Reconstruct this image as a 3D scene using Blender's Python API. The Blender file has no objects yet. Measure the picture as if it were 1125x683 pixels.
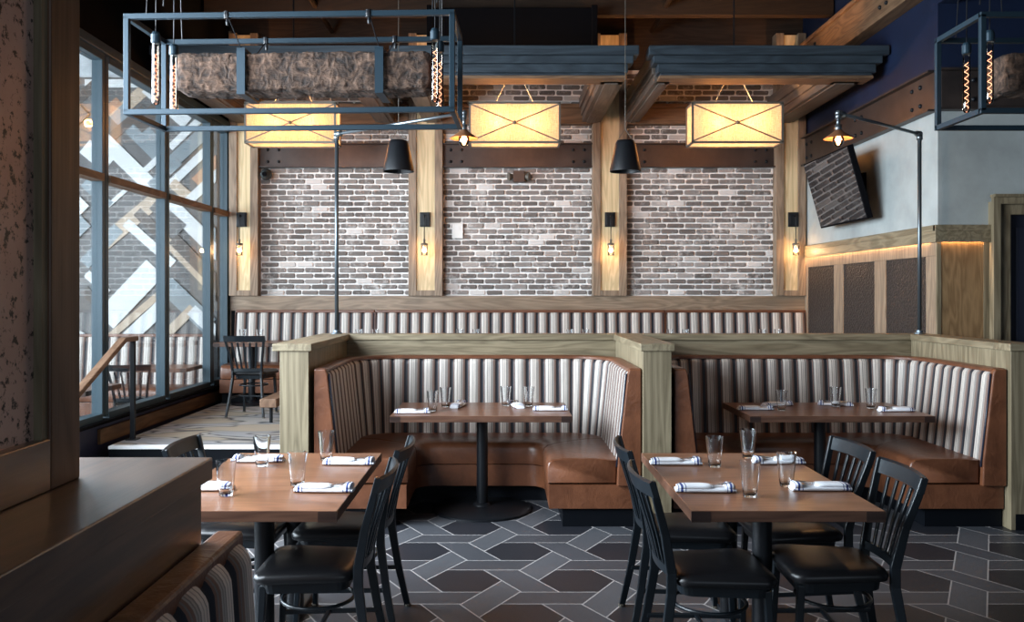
import bpy, bmesh, math, random
from mathutils import Vector, Matrix
random.seed(7)
PI = math.pi
C = bpy.context.scene.collection
sc = bpy.context.scene

# ------------------------------------------------------------------ camera, world, lights, exposure
F = 935.0
cam_d = bpy.data.cameras.new('camera')
cam_d.sensor_width = 36.0
cam_d.lens = F / 1125 * 36
cam_d.shift_x = 9.5 / 1125
cam_d.shift_y = -17.5 / 1125
cam_d.clip_start = 0.05
cam = bpy.data.objects.new('camera', cam_d)
cam.location = (0, 0, 1.6)
cam.rotation_euler = (PI / 2, 0, 0)
C.objects.link(cam)
sc.camera = cam

sc.view_settings.view_transform = 'Standard'
sc.view_settings.look = 'None'
sc.view_settings.gamma = 1.0
sc.view_settings.use_curve_mapping = False
sc.view_settings.exposure = 0.6

w = bpy.data.worlds.new('world'); sc.world = w; w.use_nodes = True
bg = w.node_tree.nodes['Background']
bg.inputs[0].default_value = (0.62, 0.78, 1.0, 1)
bg.inputs[1].default_value = 0.32
sc.cycles.max_bounces = 10
sc.cycles.transparent_max_bounces = 16
sc.cycles.transmission_bounces = 10
sc.cycles.glossy_bounces = 5
sc.cycles.diffuse_bounces = 4
sc.cycles.sample_clamp_indirect = 4.0
sc.cycles.caustics_reflective = False
sc.cycles.caustics_refractive = False
sc.cycles.use_denoising = True

def area(name, loc, target, sx, sy, power, col):
    l = bpy.data.lights.new(name, 'AREA'); l.shape = 'RECTANGLE'; l.size = sx; l.size_y = sy
    l.energy = power; l.color = col
    o = bpy.data.objects.new(name, l); o.location = loc
    d = Vector(target) - Vector(loc)
    o.rotation_euler = d.to_track_quat('-Z', 'Y').to_euler()
    C.objects.link(o); return o
# daylight: open side of the glazed sunroom on the left, storefront windows behind the camera, plus an added mural fill
area('daylight_sunroom', (-8.2, 4.9, 2.6), (0, 4.9, 1.4), 8.0, 4.0, 1500, (0.84, 0.92, 1.0))
area('mural_fill', (-6.0, 1.2, 2.9), (-5.2, 11, 2.2), 4.0, 2.6, 90, (0.88, 0.94, 1.0))  # added unseen light that brightens the plank mural
area('daylight_storefront', (2.5, -3.2, 2.6), (1.5, 6, 1.0), 5.5, 2.6, 28, (0.76, 0.88, 1.0))
area('daylight_left_front', (-3.2, 3.9, 2.5), (2.0, 5.2, 0.9), 4.2, 2.2, 460, (0.80, 0.90, 1.0))
def spot(name, loc, target, power, col, ang=70, r=0.06):
    l = bpy.data.lights.new(name, 'SPOT'); l.energy = power; l.color = col
    l.spot_size = math.radians(ang); l.spot_blend = 0.8; l.shadow_soft_size = r
    o = bpy.data.objects.new(name, l); o.location = loc
    d = Vector(target) - Vector(loc); o.rotation_euler = d.to_track_quat('-Z', 'Y').to_euler()
    C.objects.link(o); return o
WARM = (1.0, 0.56, 0.24)

# ------------------------------------------------------------------ materials
class S:
    """socket wrapper so shader maths reads as arithmetic"""
    def __init__(s, nt, v): s.nt, s.v = nt, v
    def op(s, o, *a):
        n = s.nt.nodes.new('ShaderNodeMath'); n.operation = o
        for i, q in enumerate((s,) + a):
            if isinstance(q, S): s.nt.links.new(q.v, n.inputs[i])
            else: n.inputs[i].default_value = q
        return S(s.nt, n.outputs[0])
    def __add__(s, b): return s.op('ADD', b)
    def __sub__(s, b): return s.op('SUBTRACT', b)
    def __mul__(s, b): return s.op('MULTIPLY', b)
    def frac(s): return s.op('FRACT')
    def abs(s): return s.op('ABSOLUTE')
    def lt(s, b): return s.op('LESS_THAN', b)
    def gt(s, b): return s.op('GREATER_THAN', b)
    def inv(s): return (s * -1.0) + 1.0
    def mx(s, b): return s.op('MAXIMUM', b)

def new_mat(name):
    m = bpy.data.materials.new(name); m.use_nodes = True
    nt = m.node_tree; b = nt.nodes['Principled BSDF']
    return m, nt, b
def setv(b, **k):
    for n, v in k.items():
        b.inputs[n.replace('_', ' ')].default_value = v
def coord(nt, kind='Object', scale=(1, 1, 1), rot=(0, 0, 0)):
    t = nt.nodes.new('ShaderNodeTexCoord'); mp = nt.nodes.new('ShaderNodeMapping')
    nt.links.new(t.outputs[kind], mp.inputs[0]); mp.inputs['Scale'].default_value = scale
    mp.inputs['Rotation'].default_value = rot
    return mp.outputs[0]
def noise(nt, vec, scale, detail=4, rough=.55, dist=0.0):
    n = nt.nodes.new('ShaderNodeTexNoise'); n.inputs['Scale'].default_value = scale
    n.inputs['Detail'].default_value = detail; n.inputs['Roughness'].default_value = rough
    n.inputs['Distortion'].default_value = dist
    nt.links.new(vec, n.inputs['Vector']); return n.outputs['Fac']
def ramp(nt, fac, stops, interp='LINEAR'):
    r = nt.nodes.new('ShaderNodeValToRGB'); r.color_ramp.interpolation = interp
    e = r.color_ramp.elements
    while len(e) < len(stops): e.new(0.5)
    for i, (p, c) in enumerate(stops):
        e[i].position = p; e[i].color = (c[0], c[1], c[2], 1)
    nt.links.new(fac, r.inputs[0]); return r.outputs[0]
def mixc(nt, fac, a, b, mode='MIX'):
    n = nt.nodes.new('ShaderNodeMix'); n.data_type = 'RGBA'; n.blend_type = mode
    for s_, v in ((n.inputs[0], fac), (n.inputs[6], a), (n.inputs[7], b)):
        if isinstance(v, (int, float)): s_.default_value = v
        elif isinstance(v, tuple): s_.default_value = (v[0], v[1], v[2], 1)
        else: nt.links.new(v, s_)
    return n.outputs[2]
def bump(nt, b, h, strength=.3, dist=.01):
    n = nt.nodes.new('ShaderNodeBump'); n.inputs['Strength'].default_value = strength
    n.inputs['Distance'].default_value = dist
    nt.links.new(h, n.inputs['Height']); nt.links.new(n.outputs[0], b.inputs['Normal'])
def plain(name, col, rough=.5, metal=0.0, **k):
    m, nt, b = new_mat(name); setv(b, Base_Color=(*col, 1), Roughness=rough, Metallic=metal, **k)
    return m
def paint(name, col, rough=.6, amt=.25, scale=3, bs=.1):
    m, nt, b = new_mat(name); v = coord(nt)
    f = noise(nt, v, scale, 6, .6)
    c = ramp(nt, f, [(.3, tuple(x * (1 - amt) for x in col)), (.7, tuple(min(1, x * (1 + amt)) for x in col))])
    nt.links.new(c, b.inputs['Base Color']); setv(b, Roughness=rough)
    bump(nt, b, noise(nt, v, scale * 15, 3), bs, .004); return m
def wood(name, dark, light, axis='x', rough=.45, scale=1.0, pore=.5, bs=.15, spec=.35):
    """long grain along one axis with cathedral figure and fine pores"""
    m, nt, b = new_mat(name)
    st = {'x': (.12, 1, 1), 'y': (1, .12, 1), 'z': (1, 1, .12)}[axis]
    st2 = {'x': (.03, 1, 1), 'y': (1, .03, 1), 'z': (1, 1, .03)}[axis]
    v = coord(nt, scale=tuple(q * scale for q in st)); v2 = coord(nt, scale=tuple(q * scale for q in st2))
    big = noise(nt, v, 5, 3, .5, .6)
    rings = (S(nt, big) * 9.0).frac(); tri = ((rings - .5).abs() * 2.0)
    fine = S(nt, noise(nt, v2, 130, 4, .7))
    f = tri * .35 + fine * pore + .12
    c = ramp(nt, f.v, [(.15, dark), (.85, light)])
    nt.links.new(c, b.inputs['Base Color']); setv(b, Roughness=rough); b.inputs['Specular IOR Level'].default_value = spec
    bump(nt, b, fine.v, bs, .003); return m

M = {}
M['oak_x'] = wood('grey_oak_x', (.072, .054, .030), (.27, .222, .143), 'x')
M['oak_y'] = wood('grey_oak_y', (.072, .054, .030), (.27, .222, .143), 'y')
M['oak_z'] = wood('grey_oak_z', (.072, .054, .030), (.27, .222, .143), 'z')
M['frame_x'] = wood('frame_oak_x', (.10, .066, .042), (.33, .24, .165), 'x')
M['frame_z'] = wood('frame_oak_z', (.10, .066, .042), (.33, .24, .165), 'z')
M['railwood'] = wood('handrail_wood', (.09, .045, .025), (.27, .16, .10), 'y')
M['honey_z'] = wood('honey_oak', (.42, .31, .16), (.78, .62, .38), 'z', pore=.45)
M['brown_x'] = wood('brown_beam_x', (.06, .032, .018), (.21, .12, .065), 'x', .6)
M['brown_y'] = wood('brown_beam_y', (.06, .032, .018), (.21, .12, .065), 'y', .6)
M['brown_z'] = wood('brown_beam_z', (.06, .032, .018), (.21, .12, .065), 'z', .6)
M['fore_y'] = wood('shaded_oak_y', (.030, .015, .008), (.15, .080, .046), 'y', .33, spec=.9)  # same oak as elsewhere, foreground shade put into its colour
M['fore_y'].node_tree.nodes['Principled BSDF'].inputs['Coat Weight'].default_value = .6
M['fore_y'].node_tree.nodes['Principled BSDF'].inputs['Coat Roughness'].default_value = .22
M['fore_z'] = wood('shaded_oak_z', (.036, .017, .009), (.15, .078, .045), 'z', .45)  # upright-grain copy, darkened for shade in the same way
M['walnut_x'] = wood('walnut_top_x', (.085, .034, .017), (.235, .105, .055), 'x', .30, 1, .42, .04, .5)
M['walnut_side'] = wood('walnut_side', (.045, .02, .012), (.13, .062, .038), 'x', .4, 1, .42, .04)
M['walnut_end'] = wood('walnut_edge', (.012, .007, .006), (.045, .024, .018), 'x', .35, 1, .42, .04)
M['slate_x'] = wood('slate_stained_x', (.008, .012, .016), (.040, .054, .067), 'x', .5, 1, .55)
M['slate_warm_y'] = wood('slate_warm_lit_y', (.035, .027, .022), (.13, .10, .08), 'y', .5, 1, .55)  # same slate stain as the fascia, browned to stand for warm lamp light
M['plywood'] = wood('wainscot_veneer', (.12, .066, .03), (.33, .205, .10), 'z', .4, 1.2)
M['leather'] = None
def leather(name, c1, c2, rough=.38):
    m, nt, b = new_mat(name); v = coord(nt)
    f = noise(nt, v, 5, 5, .65, .4)
    nt.links.new(ramp(nt, f, [(.25, c1), (.8, c2)]), b.inputs['Base Color']); setv(b, Roughness=rough)
    h = S(nt, noise(nt, v, 11, 4, .55, 1.6)) * 1.3 + S(nt, noise(nt, v, 90, 3)) * .15
    bump(nt, b, h.v, .22, .012); return m
M['leather'] = leather('cognac_leather', (.070, .024, .011), (.19, .070, .032), .34)
M['vinyl'] = plain('black_vinyl', (.006, .006, .007), .33)
M['iron'] = plain('black_iron', (.006, .007, .009), .4)
M['chair_black'] = plain('black_powder_coat', (.004, .007, .010), .34)
M['black'] = plain('matte_black', (.003, .003, .004), .8)
M['kick'] = plain('black_toe_kick', (.003, .004, .006), .5)
M['cage'] = plain('blue_black_steel', (.014, .030, .043), .45, .25)
M['mullion'] = plain('teal_grey_aluminium', (.022, .045, .060), .45, .1)
M['pewter'] = plain('pewter', (.12, .105, .085), .45, .3)
M['galv'] = plain('galvanised_pipe', (.20, .23, .25), .33, .85)
M['darkpipe'] = plain('dark_pipe', (.10, .12, .135), .35, .75)
M['chrome'] = plain('chrome', (.75, .75, .75), .15, 1.0)
M['rust'] = plain('copper_shade', (.30, .13, .06), .4, .6)
M['white'] = plain('white_plastic', (.7, .7, .68), .4)
for k_, v_ in (('iron', .3), ('chair_black', .4), ('black', .05), ('kick', .12), ('cage', .3), ('vinyl', .35)):
    M[k_].node_tree.nodes['Principled BSDF'].inputs['Specular IOR Level'].default_value = v_
M['navy'] = paint('navy_paint', (.004, .010, .032), .5, .2)
M['navyknee'] = paint('navy_knee_wall', (.010, .014, .048), .5, .2)
M['navydark'] = paint('dark_navy_paint', (.010, .013, .026), .55, .2)
M['bluegrey'] = paint('blue_grey_plaster', (.32, .35, .345), .7, .18, 2.2, .2)
M['ceil'] = wood('ceiling_boards', (.018, .010, .006), (.055, .030, .017), 'x', .7)
M['ceiljoist'] = wood('ceiling_joists', (.012, .006, .003), (.035, .017, .007), 'x', .6)
M['sunwall'] = paint('sunroom_paint', (.45, .47, .48), .7)
M['rope'] = plain('chain', (.42, .33, .22), .5, .4)

def steel_band():
    m, nt, b = new_mat('dark_steel_channel'); v = coord(nt)
    f = noise(nt, v, 2.5, 5, .6)
    nt.links.new(ramp(nt, f, [(.3, (.035, .028, .026)), (.75, (.09, .065, .055))]), b.inputs['Base Color'])
    setv(b, Roughness=.45, Metallic=.55); return m
M['band'] = steel_band()

def stripe_fabric(name, a, b2, dark):
    m, nt, b = new_mat(name)
    t = nt.nodes.new('ShaderNodeTexCoord'); sp = nt.nodes.new('ShaderNodeSeparateXYZ')
    nt.links.new(t.outputs['UV'], sp.inputs[0])
    u = S(nt, sp.outputs[0]).frac()
    g = tuple((x * .26 + y * .74) for x, y in zip(a, dark))
    g2 = tuple((x * .55 + y * .45) for x, y in zip(a, dark))
    c = ramp(nt, u.v, [(0, dark), (.09, b2), (.14, dark), (.17, g2), (.20, a), (.34, g), (.38, a), (.46, g2), (.50, a), (.57, g), (.61, g2),
                       (.66, g), (.69, g2), (.73, b2), (.79, g), (.82, b2), (.86, dark)], 'CONSTANT')
    sep = nt.nodes.new('ShaderNodeSeparateXYZ'); nt.links.new(t.outputs['UV'], sep.inputs[0])
    fl_ = S(nt, sep.outputs[0]).op('FLOOR'); rnd_ = (fl_ * .6180).frac()
    c = mixc(nt, .55, c, ramp(nt, rnd_.v, [(0, (.62, .60, .58)), (.5, (1, .98, .95)), (1, (.78, .72, .68))]), 'MULTIPLY')
    v = coord(nt, scale=(1, 1, .05))
    f = noise(nt, v, 60, 3, .7)
    c = mixc(nt, .35, c, ramp(nt, f, [(.3, (.45, .45, .45)), (.7, (1, 1, 1))]), 'MULTIPLY')
    nt.links.new(c, b.inputs['Base Color']); setv(b, Roughness=.55)
    b.inputs['Sheen Weight'].default_value = .3
    bump(nt, b, noise(nt, coord(nt), 320, 2), .15, .002); return m
M['fabric'] = stripe_fabric('striped_fabric', (.68, .63, .575), (.20, .105, .075), (.006, .008, .016))

def floor_tiles():
    m, nt, b = new_mat('woven_hexagon_tile')
    t = nt.nodes.new('ShaderNodeTexCoord'); sp = nt.nodes.new('ShaderNodeSeparateXYZ')
    nt.links.new(t.outputs['Object'], sp.inputs[0])
    X = S(nt, sp.outputs[0]) - .093; Y = S(nt, sp.outputs[1]) - 5.318
    P = .546; hw = .088; g = .0038
    ins, edg, us = [], [], []
    for th in (-60, 60, 0):
        a = math.radians(th)
        c = X * (-math.sin(a)) + Y * math.cos(a)
        al = X * math.cos(a) + Y * math.sin(a)
        e = ((c * (1 / P)).frac() - .5).abs() * P
        ins.append(e.lt(hw)); edg.append((e - hw).abs().lt(g)); us.append(al)
    beat = {0: 2, 1: 0, 2: 1}
    win = [ins[i] * ins[beat[i]].inv() for i in range(3)]
    gr = None
    for i in range(3):
        q = edg[i] * ins[beat[i]].inv(); gr = q if gr is None else gr.mx(q)
    v = coord(nt)
    weave = noise(nt, coord(nt, scale=(1, 6, 1)), 60, 3, .7)
    patch = noise(nt, v, 1.6, 3, .6)
    cols = [((.034, .038, .046), (.095, .10, .112)), ((.05, .054, .062), (.125, .13, .142)), ((.030, .032, .038), (.085, .087, .097))]
    col = ramp(nt, weave, [(.3, (.0095, .0108, .0145)), (.7, (.026, .028, .036))])
    for i in range(3):
        ci = ramp(nt, weave, [(.3, cols[i][0]), (.7, cols[i][1])])
        col = mixc(nt, win[i].v, col, ci)
    col = mixc(nt, .5, col, ramp(nt, patch, [(.3, (.6, .6, .6)), (.7, (1, 1, 1))]), 'MULTIPLY')
    col = mixc(nt, gr.v, col, (.38, .36, .35))
    nt.links.new(col, b.inputs['Base Color'])
    rr = ramp(nt, weave, [(.3, (.36,) * 3), (.7, (.5,) * 3)])
    nt.links.new(rr, b.inputs['Roughness'])
    bump(nt, b, (gr.inv() + S(nt, weave) * .3).v, .25, .003)
    return m
M['tile'] = floor_tiles()

def carpet():
    m, nt, b = new_mat('streaked_carpet')
    v = coord(nt, scale=(.8, 2.3, 1), rot=(0, 0, .18))
    f = noise(nt, v, 1.9, .6, .5, .25)
    c = ramp(nt, f, [(.0, (.34, .27, .19)), (.40, (.30, .25, .19)), (.43, (.03, .028, .03)), (.462, (.33, .30, .27)), (.53, (.30, .28, .26)), (.56, (.03, .03, .034)),
                     (.59, (.28, .27, .27)), (.75, (.2, .2, .21))])
    nt.links.new(c, b.inputs['Base Color']); setv(b, Roughness=.85)
    bump(nt, b, noise(nt, coord(nt), 200, 2), .3, .004); return m
M['carpet'] = carpet()

def brick_mat():
    m, nt, b = new_mat('limewashed_brick')
    at = nt.nodes.new('ShaderNodeAttribute'); at.attribute_name = 'tone'
    v = coord(nt); f = noise(nt, v, 22, 6, .7); f2 = noise(nt, v, 3.0, 4, .6)
    base = ramp(nt, at.outputs['Fac'], [(0, (.10, .086, .078)), (.6, (.20, .175, .16)), (.85, (.32, .29, .268)), (1, (.60, .56, .53))])
    wash = (S(nt, f) * .6 + S(nt, f2) * .55)
    k = ramp(nt, wash.v, [(.60, (0, 0, 0)), (.82, (1, 1, 1))])
    c = mixc(nt, k, base, (.66, .63, .60))
    nt.links.new(c, b.inputs['Base Color']); setv(b, Roughness=.85)
    bump(nt, b, f, .6, .012); return m
M['brick'] = brick_mat()
M['mortar'] = paint('white_mortar', (.80, .77, .74), .9, .12, 8, .5)

def cork():
    m, nt, b = new_mat('dark_embossed_panel'); v = coord(nt)
    vo = nt.nodes.new('ShaderNodeTexVoronoi'); vo.inputs['Scale'].default_value = 45
    nt.links.new(v, vo.inputs['Vector'])
    nt.links.new(ramp(nt, vo.outputs['Distance'], [(.1, (.008, .006, .0055)), (.6, (.038, .029, .025))]), b.inputs['Base Color'])
    setv(b, Roughness=.45); b.inputs['Specular IOR Level'].default_value = .3; bump(nt, b, vo.outputs['Distance'], .8, .01); return m
M['cork'] = cork()

def antique():
    m, nt, b = new_mat('speckled_antique_glass'); v = coord(nt)
    base = ramp(nt, noise(nt, v, 2.5, 5, .6), [(.3, (.42, .26, .21)), (.7, (.62, .45, .38))])
    sp = S(nt, noise(nt, v, 48, 5, .72)); cl = S(nt, noise(nt, v, 4, 3))
    k = ramp(nt, (sp + cl * .28).v, [(.665, (0, 0, 0)), (.73, (1, 1, 1))])
    nt.links.new(mixc(nt, k, base, (.022, .014, .012)), b.inputs['Base Color'])
    setv(b, Roughness=.4, Metallic=.25); return m
M['antique'] = antique()

def rough_timber():
    m, nt, b = new_mat('hand_hewn_timber'); v = coord(nt, scale=(.6, 1, 1))
    f = S(nt, noise(nt, v, 16, 8, .72, .8)); g_ = S(nt, noise(nt, coord(nt, scale=(.15, 1, 1)), 50, 4, .7))
    dv = coord(nt, scale=(1.4, 1, 1)); nn = nt.nodes.new('ShaderNodeTexNoise'); nn.inputs['Scale'].default_value = 9; nt.links.new(dv, nn.inputs['Vector'])
    ad = nt.nodes.new('ShaderNodeVectorMath'); ad.operation = 'MULTIPLY_ADD'; ad.inputs[1].default_value = (.22, .22, .22)
    nt.links.new(nn.outputs['Color'], ad.inputs[0]); nt.links.new(dv, ad.inputs[2])
    vo = nt.nodes.new('ShaderNodeTexVoronoi'); vo.inputs['Scale'].default_value = 17; vo.feature = 'F1'; nt.links.new(ad.outputs[0], vo.inputs['Vector'])
    cut = S(nt, vo.outputs['Distance'])
    h = f * .75 + cut * .35 + g_ * .35
    nt.links.new(ramp(nt, h.v, [(.55, (.008, .0045, .003)), (.72, (.052, .028, .017)), (.92, (.16, .093, .060))]), b.inputs['Base Color'])
    setv(b, Roughness=.85); bump(nt, b, h.v, 1.0, .035); return m
M['timber'] = rough_timber()

def glass(name, tint=(1, 1, 1), rough=0.0):
    m, nt, b = new_mat(name)
    setv(b, Base_Color=(*tint, 1), Roughness=rough, IOR=1.45); b.inputs['Transmission Weight'].default_value = 1.0
    return m
def thin_glass(name, tint=(.93, .97, .98), boost=1.0, rough=.01):
    """clear pane or thin glassware: Fresnel reflection over straight-through light"""
    m = bpy.data.materials.new(name); m.use_nodes = True; nt = m.node_tree; nt.nodes.clear()
    out = nt.nodes.new('ShaderNodeOutputMaterial'); mix = nt.nodes.new('ShaderNodeMixShader')
    fr = nt.nodes.new('ShaderNodeFresnel'); fr.inputs[0].default_value = 1.5
    tr = nt.nodes.new('ShaderNodeBsdfTransparent'); gl = nt.nodes.new('ShaderNodeBsdfGlossy')
    tr.inputs[0].default_value = (*tint, 1); gl.inputs['Roughness'].default_value = rough
    f = S(nt, fr.outputs[0]) * boost
    nt.links.new(f.v, mix.inputs[0]); nt.links.new(tr.outputs[0], mix.inputs[1]); nt.links.new(gl.outputs[0], mix.inputs[2])
    nt.links.new(mix.outputs[0], out.inputs[0]); return m
M['pane'] = thin_glass('window_glass', (.95, .98, .99), .38)
M['glass'] = glass('pint_glass', (.97, .99, 1))
M['bulbglass'] = thin_glass('bulb_glass', (1, .93, .85), 1.3)

def emit(name, col, s):
    m = bpy.data.materials.new(name); m.use_nodes = True; nt = m.node_tree; nt.nodes.clear()
    o = nt.nodes.new('ShaderNodeOutputMaterial'); e = nt.nodes.new('ShaderNodeEmission')
    e.inputs[0].default_value = (*col, 1); e.inputs[1].default_value = s
    nt.links.new(e.outputs[0], o.inputs[0]); return m
M['filament'] = emit('glowing_filament', (1, .40, .24), 3.2)
M['amber'] = emit('amber_bulb_glow', (1, .62, .25), 14)
M['mini'] = emit('small_bulb_glow', (1, .72, .42), 10)
M['led'] = emit('led_strip_glow', (1, .60, .26), 4)

def linen():
    m = bpy.data.materials.new('lit_linen_shade'); m.use_nodes = True; nt = m.node_tree; nt.nodes.clear()
    o = nt.nodes.new('ShaderNodeOutputMaterial')
    d = nt.nodes.new('ShaderNodeBsdfDiffuse'); t = nt.nodes.new('ShaderNodeBsdfTranslucent'); e = nt.nodes.new('ShaderNodeEmission')
    a = noise(nt, coord(nt, scale=(1, 1, 12)), 14, 4, .7); c = noise(nt, coord(nt, scale=(12, 12, 1)), 14, 4, .7)
    th = (S(nt, a) + S(nt, c)) * .5
    col = ramp(nt, th.v, [(.3, (.34, .25, .15)), (.62, (.56, .45, .30))])
    nt.links.new(col, e.inputs[0]); dim = mixc(nt, 1.0, col, (.36, .36, .36), 'MULTIPLY')
    for n in (d, t): nt.links.new(dim, n.inputs[0])
    e.inputs[1].default_value = .85
    mx = nt.nodes.new('ShaderNodeMixShader'); mx.inputs[0].default_value = .75
    nt.links.new(d.outputs[0], mx.inputs[1]); nt.links.new(t.outputs[0], mx.inputs[2])
    ad = nt.nodes.new('ShaderNodeAddShader'); nt.links.new(mx.outputs[0], ad.inputs[0]); nt.links.new(e.outputs[0], ad.inputs[1])
    tp = nt.nodes.new('ShaderNodeBsdfTransparent'); tp.inputs[0].default_value = (1, .80, .55, 1)
    m2 = nt.nodes.new('ShaderNodeMixShader'); m2.inputs[0].default_value = .34
    nt.links.new(ad.outputs[0], m2.inputs[1]); nt.links.new(tp.outputs[0], m2.inputs[2])
    nt.links.new(m2.outputs[0], o.inputs[0]); return m
M['linen'] = linen()

def napkin_mat():
    m, nt, b = new_mat('white_napkin_blue_stripes')
    t = nt.nodes.new('ShaderNodeTexCoord'); sp = nt.nodes.new('ShaderNodeSeparateXYZ'); nt.links.new(t.outputs['Object'], sp.inputs[0])
    x = S(nt, sp.outputs[0]).abs()
    k = ((x - .105).abs().lt(.0045)).mx((x - .089).abs().lt(.0018)).mx((x - .119).abs().lt(.0015))
    nt.links.new(mixc(nt, k.v, (.80, .82, .86), (.03, .055, .22)), b.inputs['Base Color'])
    setv(b, Roughness=.8); bump(nt, b, noise(nt, coord(nt), 60, 4), .4, .004); return m
M['napkin'] = napkin_mat()

def tv_mat():
    return plain('tv_screen_glass', (.008, .008, .010), .04, 0.0, IOR=2.2)
M['tv'] = tv_mat()
M['m_white'] = paint('mural_white', (.54, .56, .56), .6, .06, 4)
M['m_light'] = paint('mural_blue_grey', (.16, .20, .22), .6, .15, 4)
M['m_grey'] = paint('mural_grey', (.075, .076, .076), .6, .25, 4)
M['m_tan'] = paint('mural_tan', (.38, .30, .22), .6, .12, 4)
M['m_brown'] = paint('mural_brown', (.055, .043, .035), .6, .3, 4)
M['m_rust'] = paint('mural_rust', (.36, .19, .11), .6, .2, 4)

# ------------------------------------------------------------------ mesh helpers
class MB:
    def __init__(s): s.b = bmesh.new()
    def box(s, x0, x1, y0, y1, z0, z1, mi=0, rot=None):
        vs = [s.b.verts.new((x, y, z)) for z in (z0, z1) for y in (y0, y1) for x in (x0, x1)]
        fs = [(0, 2, 3, 1), (4, 5, 7, 6), (0, 1, 5, 4), (2, 6, 7, 3), (0, 4, 6, 2), (1, 3, 7, 5)]
        for f in fs: s.b.faces.new([vs[i] for i in f]).material_index = mi
        if rot is not None:
            for v in vs: v.co = rot @ v.co
        return s
    def ring_mesh(s, rings, close_ring=True, cap=True, mi=0, uv=None):
        V = [[s.b.verts.new(p) for p in r] for r in rings]
        n = len(V[0]); out = []
        for i in range(len(V) - 1):
            for j in range(n if close_ring else n - 1):
                k = (j + 1) % n
                try: f = s.b.faces.new((V[i][j], V[i][k], V[i + 1][k], V[i + 1][j])); f.material_index = mi; out.append(f)
                except ValueError: pass
        if cap and close_ring:
            for r, rev in ((V[0], True), (V[-1], False)):
                try: s.b.faces.new(list(reversed(r)) if rev else r).material_index = mi
                except ValueError: pass
        return V
    def tube(s, pts, r, n=10, cap=True, mi=0):
        pts = [Vector(p) for p in pts]; rings = []
        rs = r if isinstance(r, (list, tuple)) else [r] * len(pts)
        ref = None
        for i, p in enumerate(pts):
            d = (pts[min(i + 1, len(pts) - 1)] - pts[max(i - 1, 0)]).normalized()
            if ref is None:
                ref = Vector((0, 0, 1)) if abs(d.z) < .9 else Vector((1, 0, 0))
            u = d.cross(ref).normalized(); v = u.cross(d).normalized(); ref = v
            rings.append([p + (u * math.cos(2 * PI * k / n) + v * math.sin(2 * PI * k / n)) * rs[i] for k in range(n)])
        s.ring_mesh(rings, True, cap, mi); return s
    def bar(s, pts, w, h, side, mi=0):
        """rectangular section along pts; w along the fixed side vector, h across"""
        pts = [Vector(p) for p in pts]; side = Vector(side).normalized(); rings = []
        ws = w if isinstance(w, (list, tuple)) else [w] * len(pts)
        hs = h if isinstance(h, (list, tuple)) else [h] * len(pts)
        for i, p in enumerate(pts):
            d = (pts[min(i + 1, len(pts) - 1)] - pts[max(i - 1, 0)]).normalized()
            sd = (side - d * side.dot(d)).normalized(); t = d.cross(sd).normalized()
            a, c = sd * ws[i] / 2, t * hs[i] / 2
            rings.append([p - a - c, p + a - c, p + a + c, p - a + c])
        s.ring_mesh(rings, True, True, mi); return s
    def lathe(s, prof, n=24, c=(0, 0, 0), mi=0, cap=True):
        rings = [[(c[0] + r * math.cos(2 * PI * k / n), c[1] + r * math.sin(2 * PI * k / n), c[2] + z) for k in range(n)] for r, z in prof]
        s.ring_mesh(rings, True, cap, mi); return s
    def prism(s, poly, axis, a0, a1, mi=0):
        """poly of 2-D points extruded along axis x or y or z"""
        def P(u, v, a): return {'x': (a, u, v), 'y': (u, a, v), 'z': (u, v, a)}[axis]
        s.ring_mesh([[P(u, v, a0) for u, v in poly], [P(u, v, a1) for u, v in poly]], True, True, mi); return s
    def sphere(s, c, r, n=14, sz=1.0, mi=0):
        m = n // 2
        prof = [(max(1e-4, r * math.sin(PI * i / m)), -r * sz * math.cos(PI * i / m)) for i in range(m + 1)]
        return s.lathe(prof, n, c, mi)
    def build(s, name, mats, parent=None, loc=(0, 0, 0), smooth=False, bevel=0, seg=2, subd=0, rot=(0, 0, 0)):
        bmesh.ops.recalc_face_normals(s.b, faces=s.b.faces)
        me = bpy.data.meshes.new(name); s.b.to_mesh(me); s.b.free()
        if not isinstance(mats, (list, tuple)): mats = [mats]
        for q in mats: me.materials.append(M[q] if isinstance(q, str) else q)
        if smooth:
            for p in me.polygons: p.use_smooth = True
        o = bpy.data.objects.new(name, me); o.location = loc; o.rotation_euler = rot
        if parent: o.parent = parent
        C.objects.link(o)
        if bevel:
            md = o.modifiers.new('bevel', 'BEVEL'); md.width = bevel; md.segments = seg; md.limit_method = 'ANGLE'; md.angle_limit = .7
        if subd:
            md = o.modifiers.new('subd', 'SUBSURF'); md.levels = subd; md.render_levels = subd
        if smooth == 'auto':
            try:
                me.shade_auto = None
            except Exception: pass
        return o
def auto_smooth(o, ang=.6):
    """mark edges sharper than ang so smooth shading keeps corners"""
    me = o.data; b = bmesh.new(); b.from_mesh(me)
    for e in b.edges:
        if len(e.link_faces) == 2 and e.calc_face_angle(0) > ang: e.smooth = False
    for f in b.faces: f.smooth = True
    b.to_mesh(me); b.free(); return o

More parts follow.
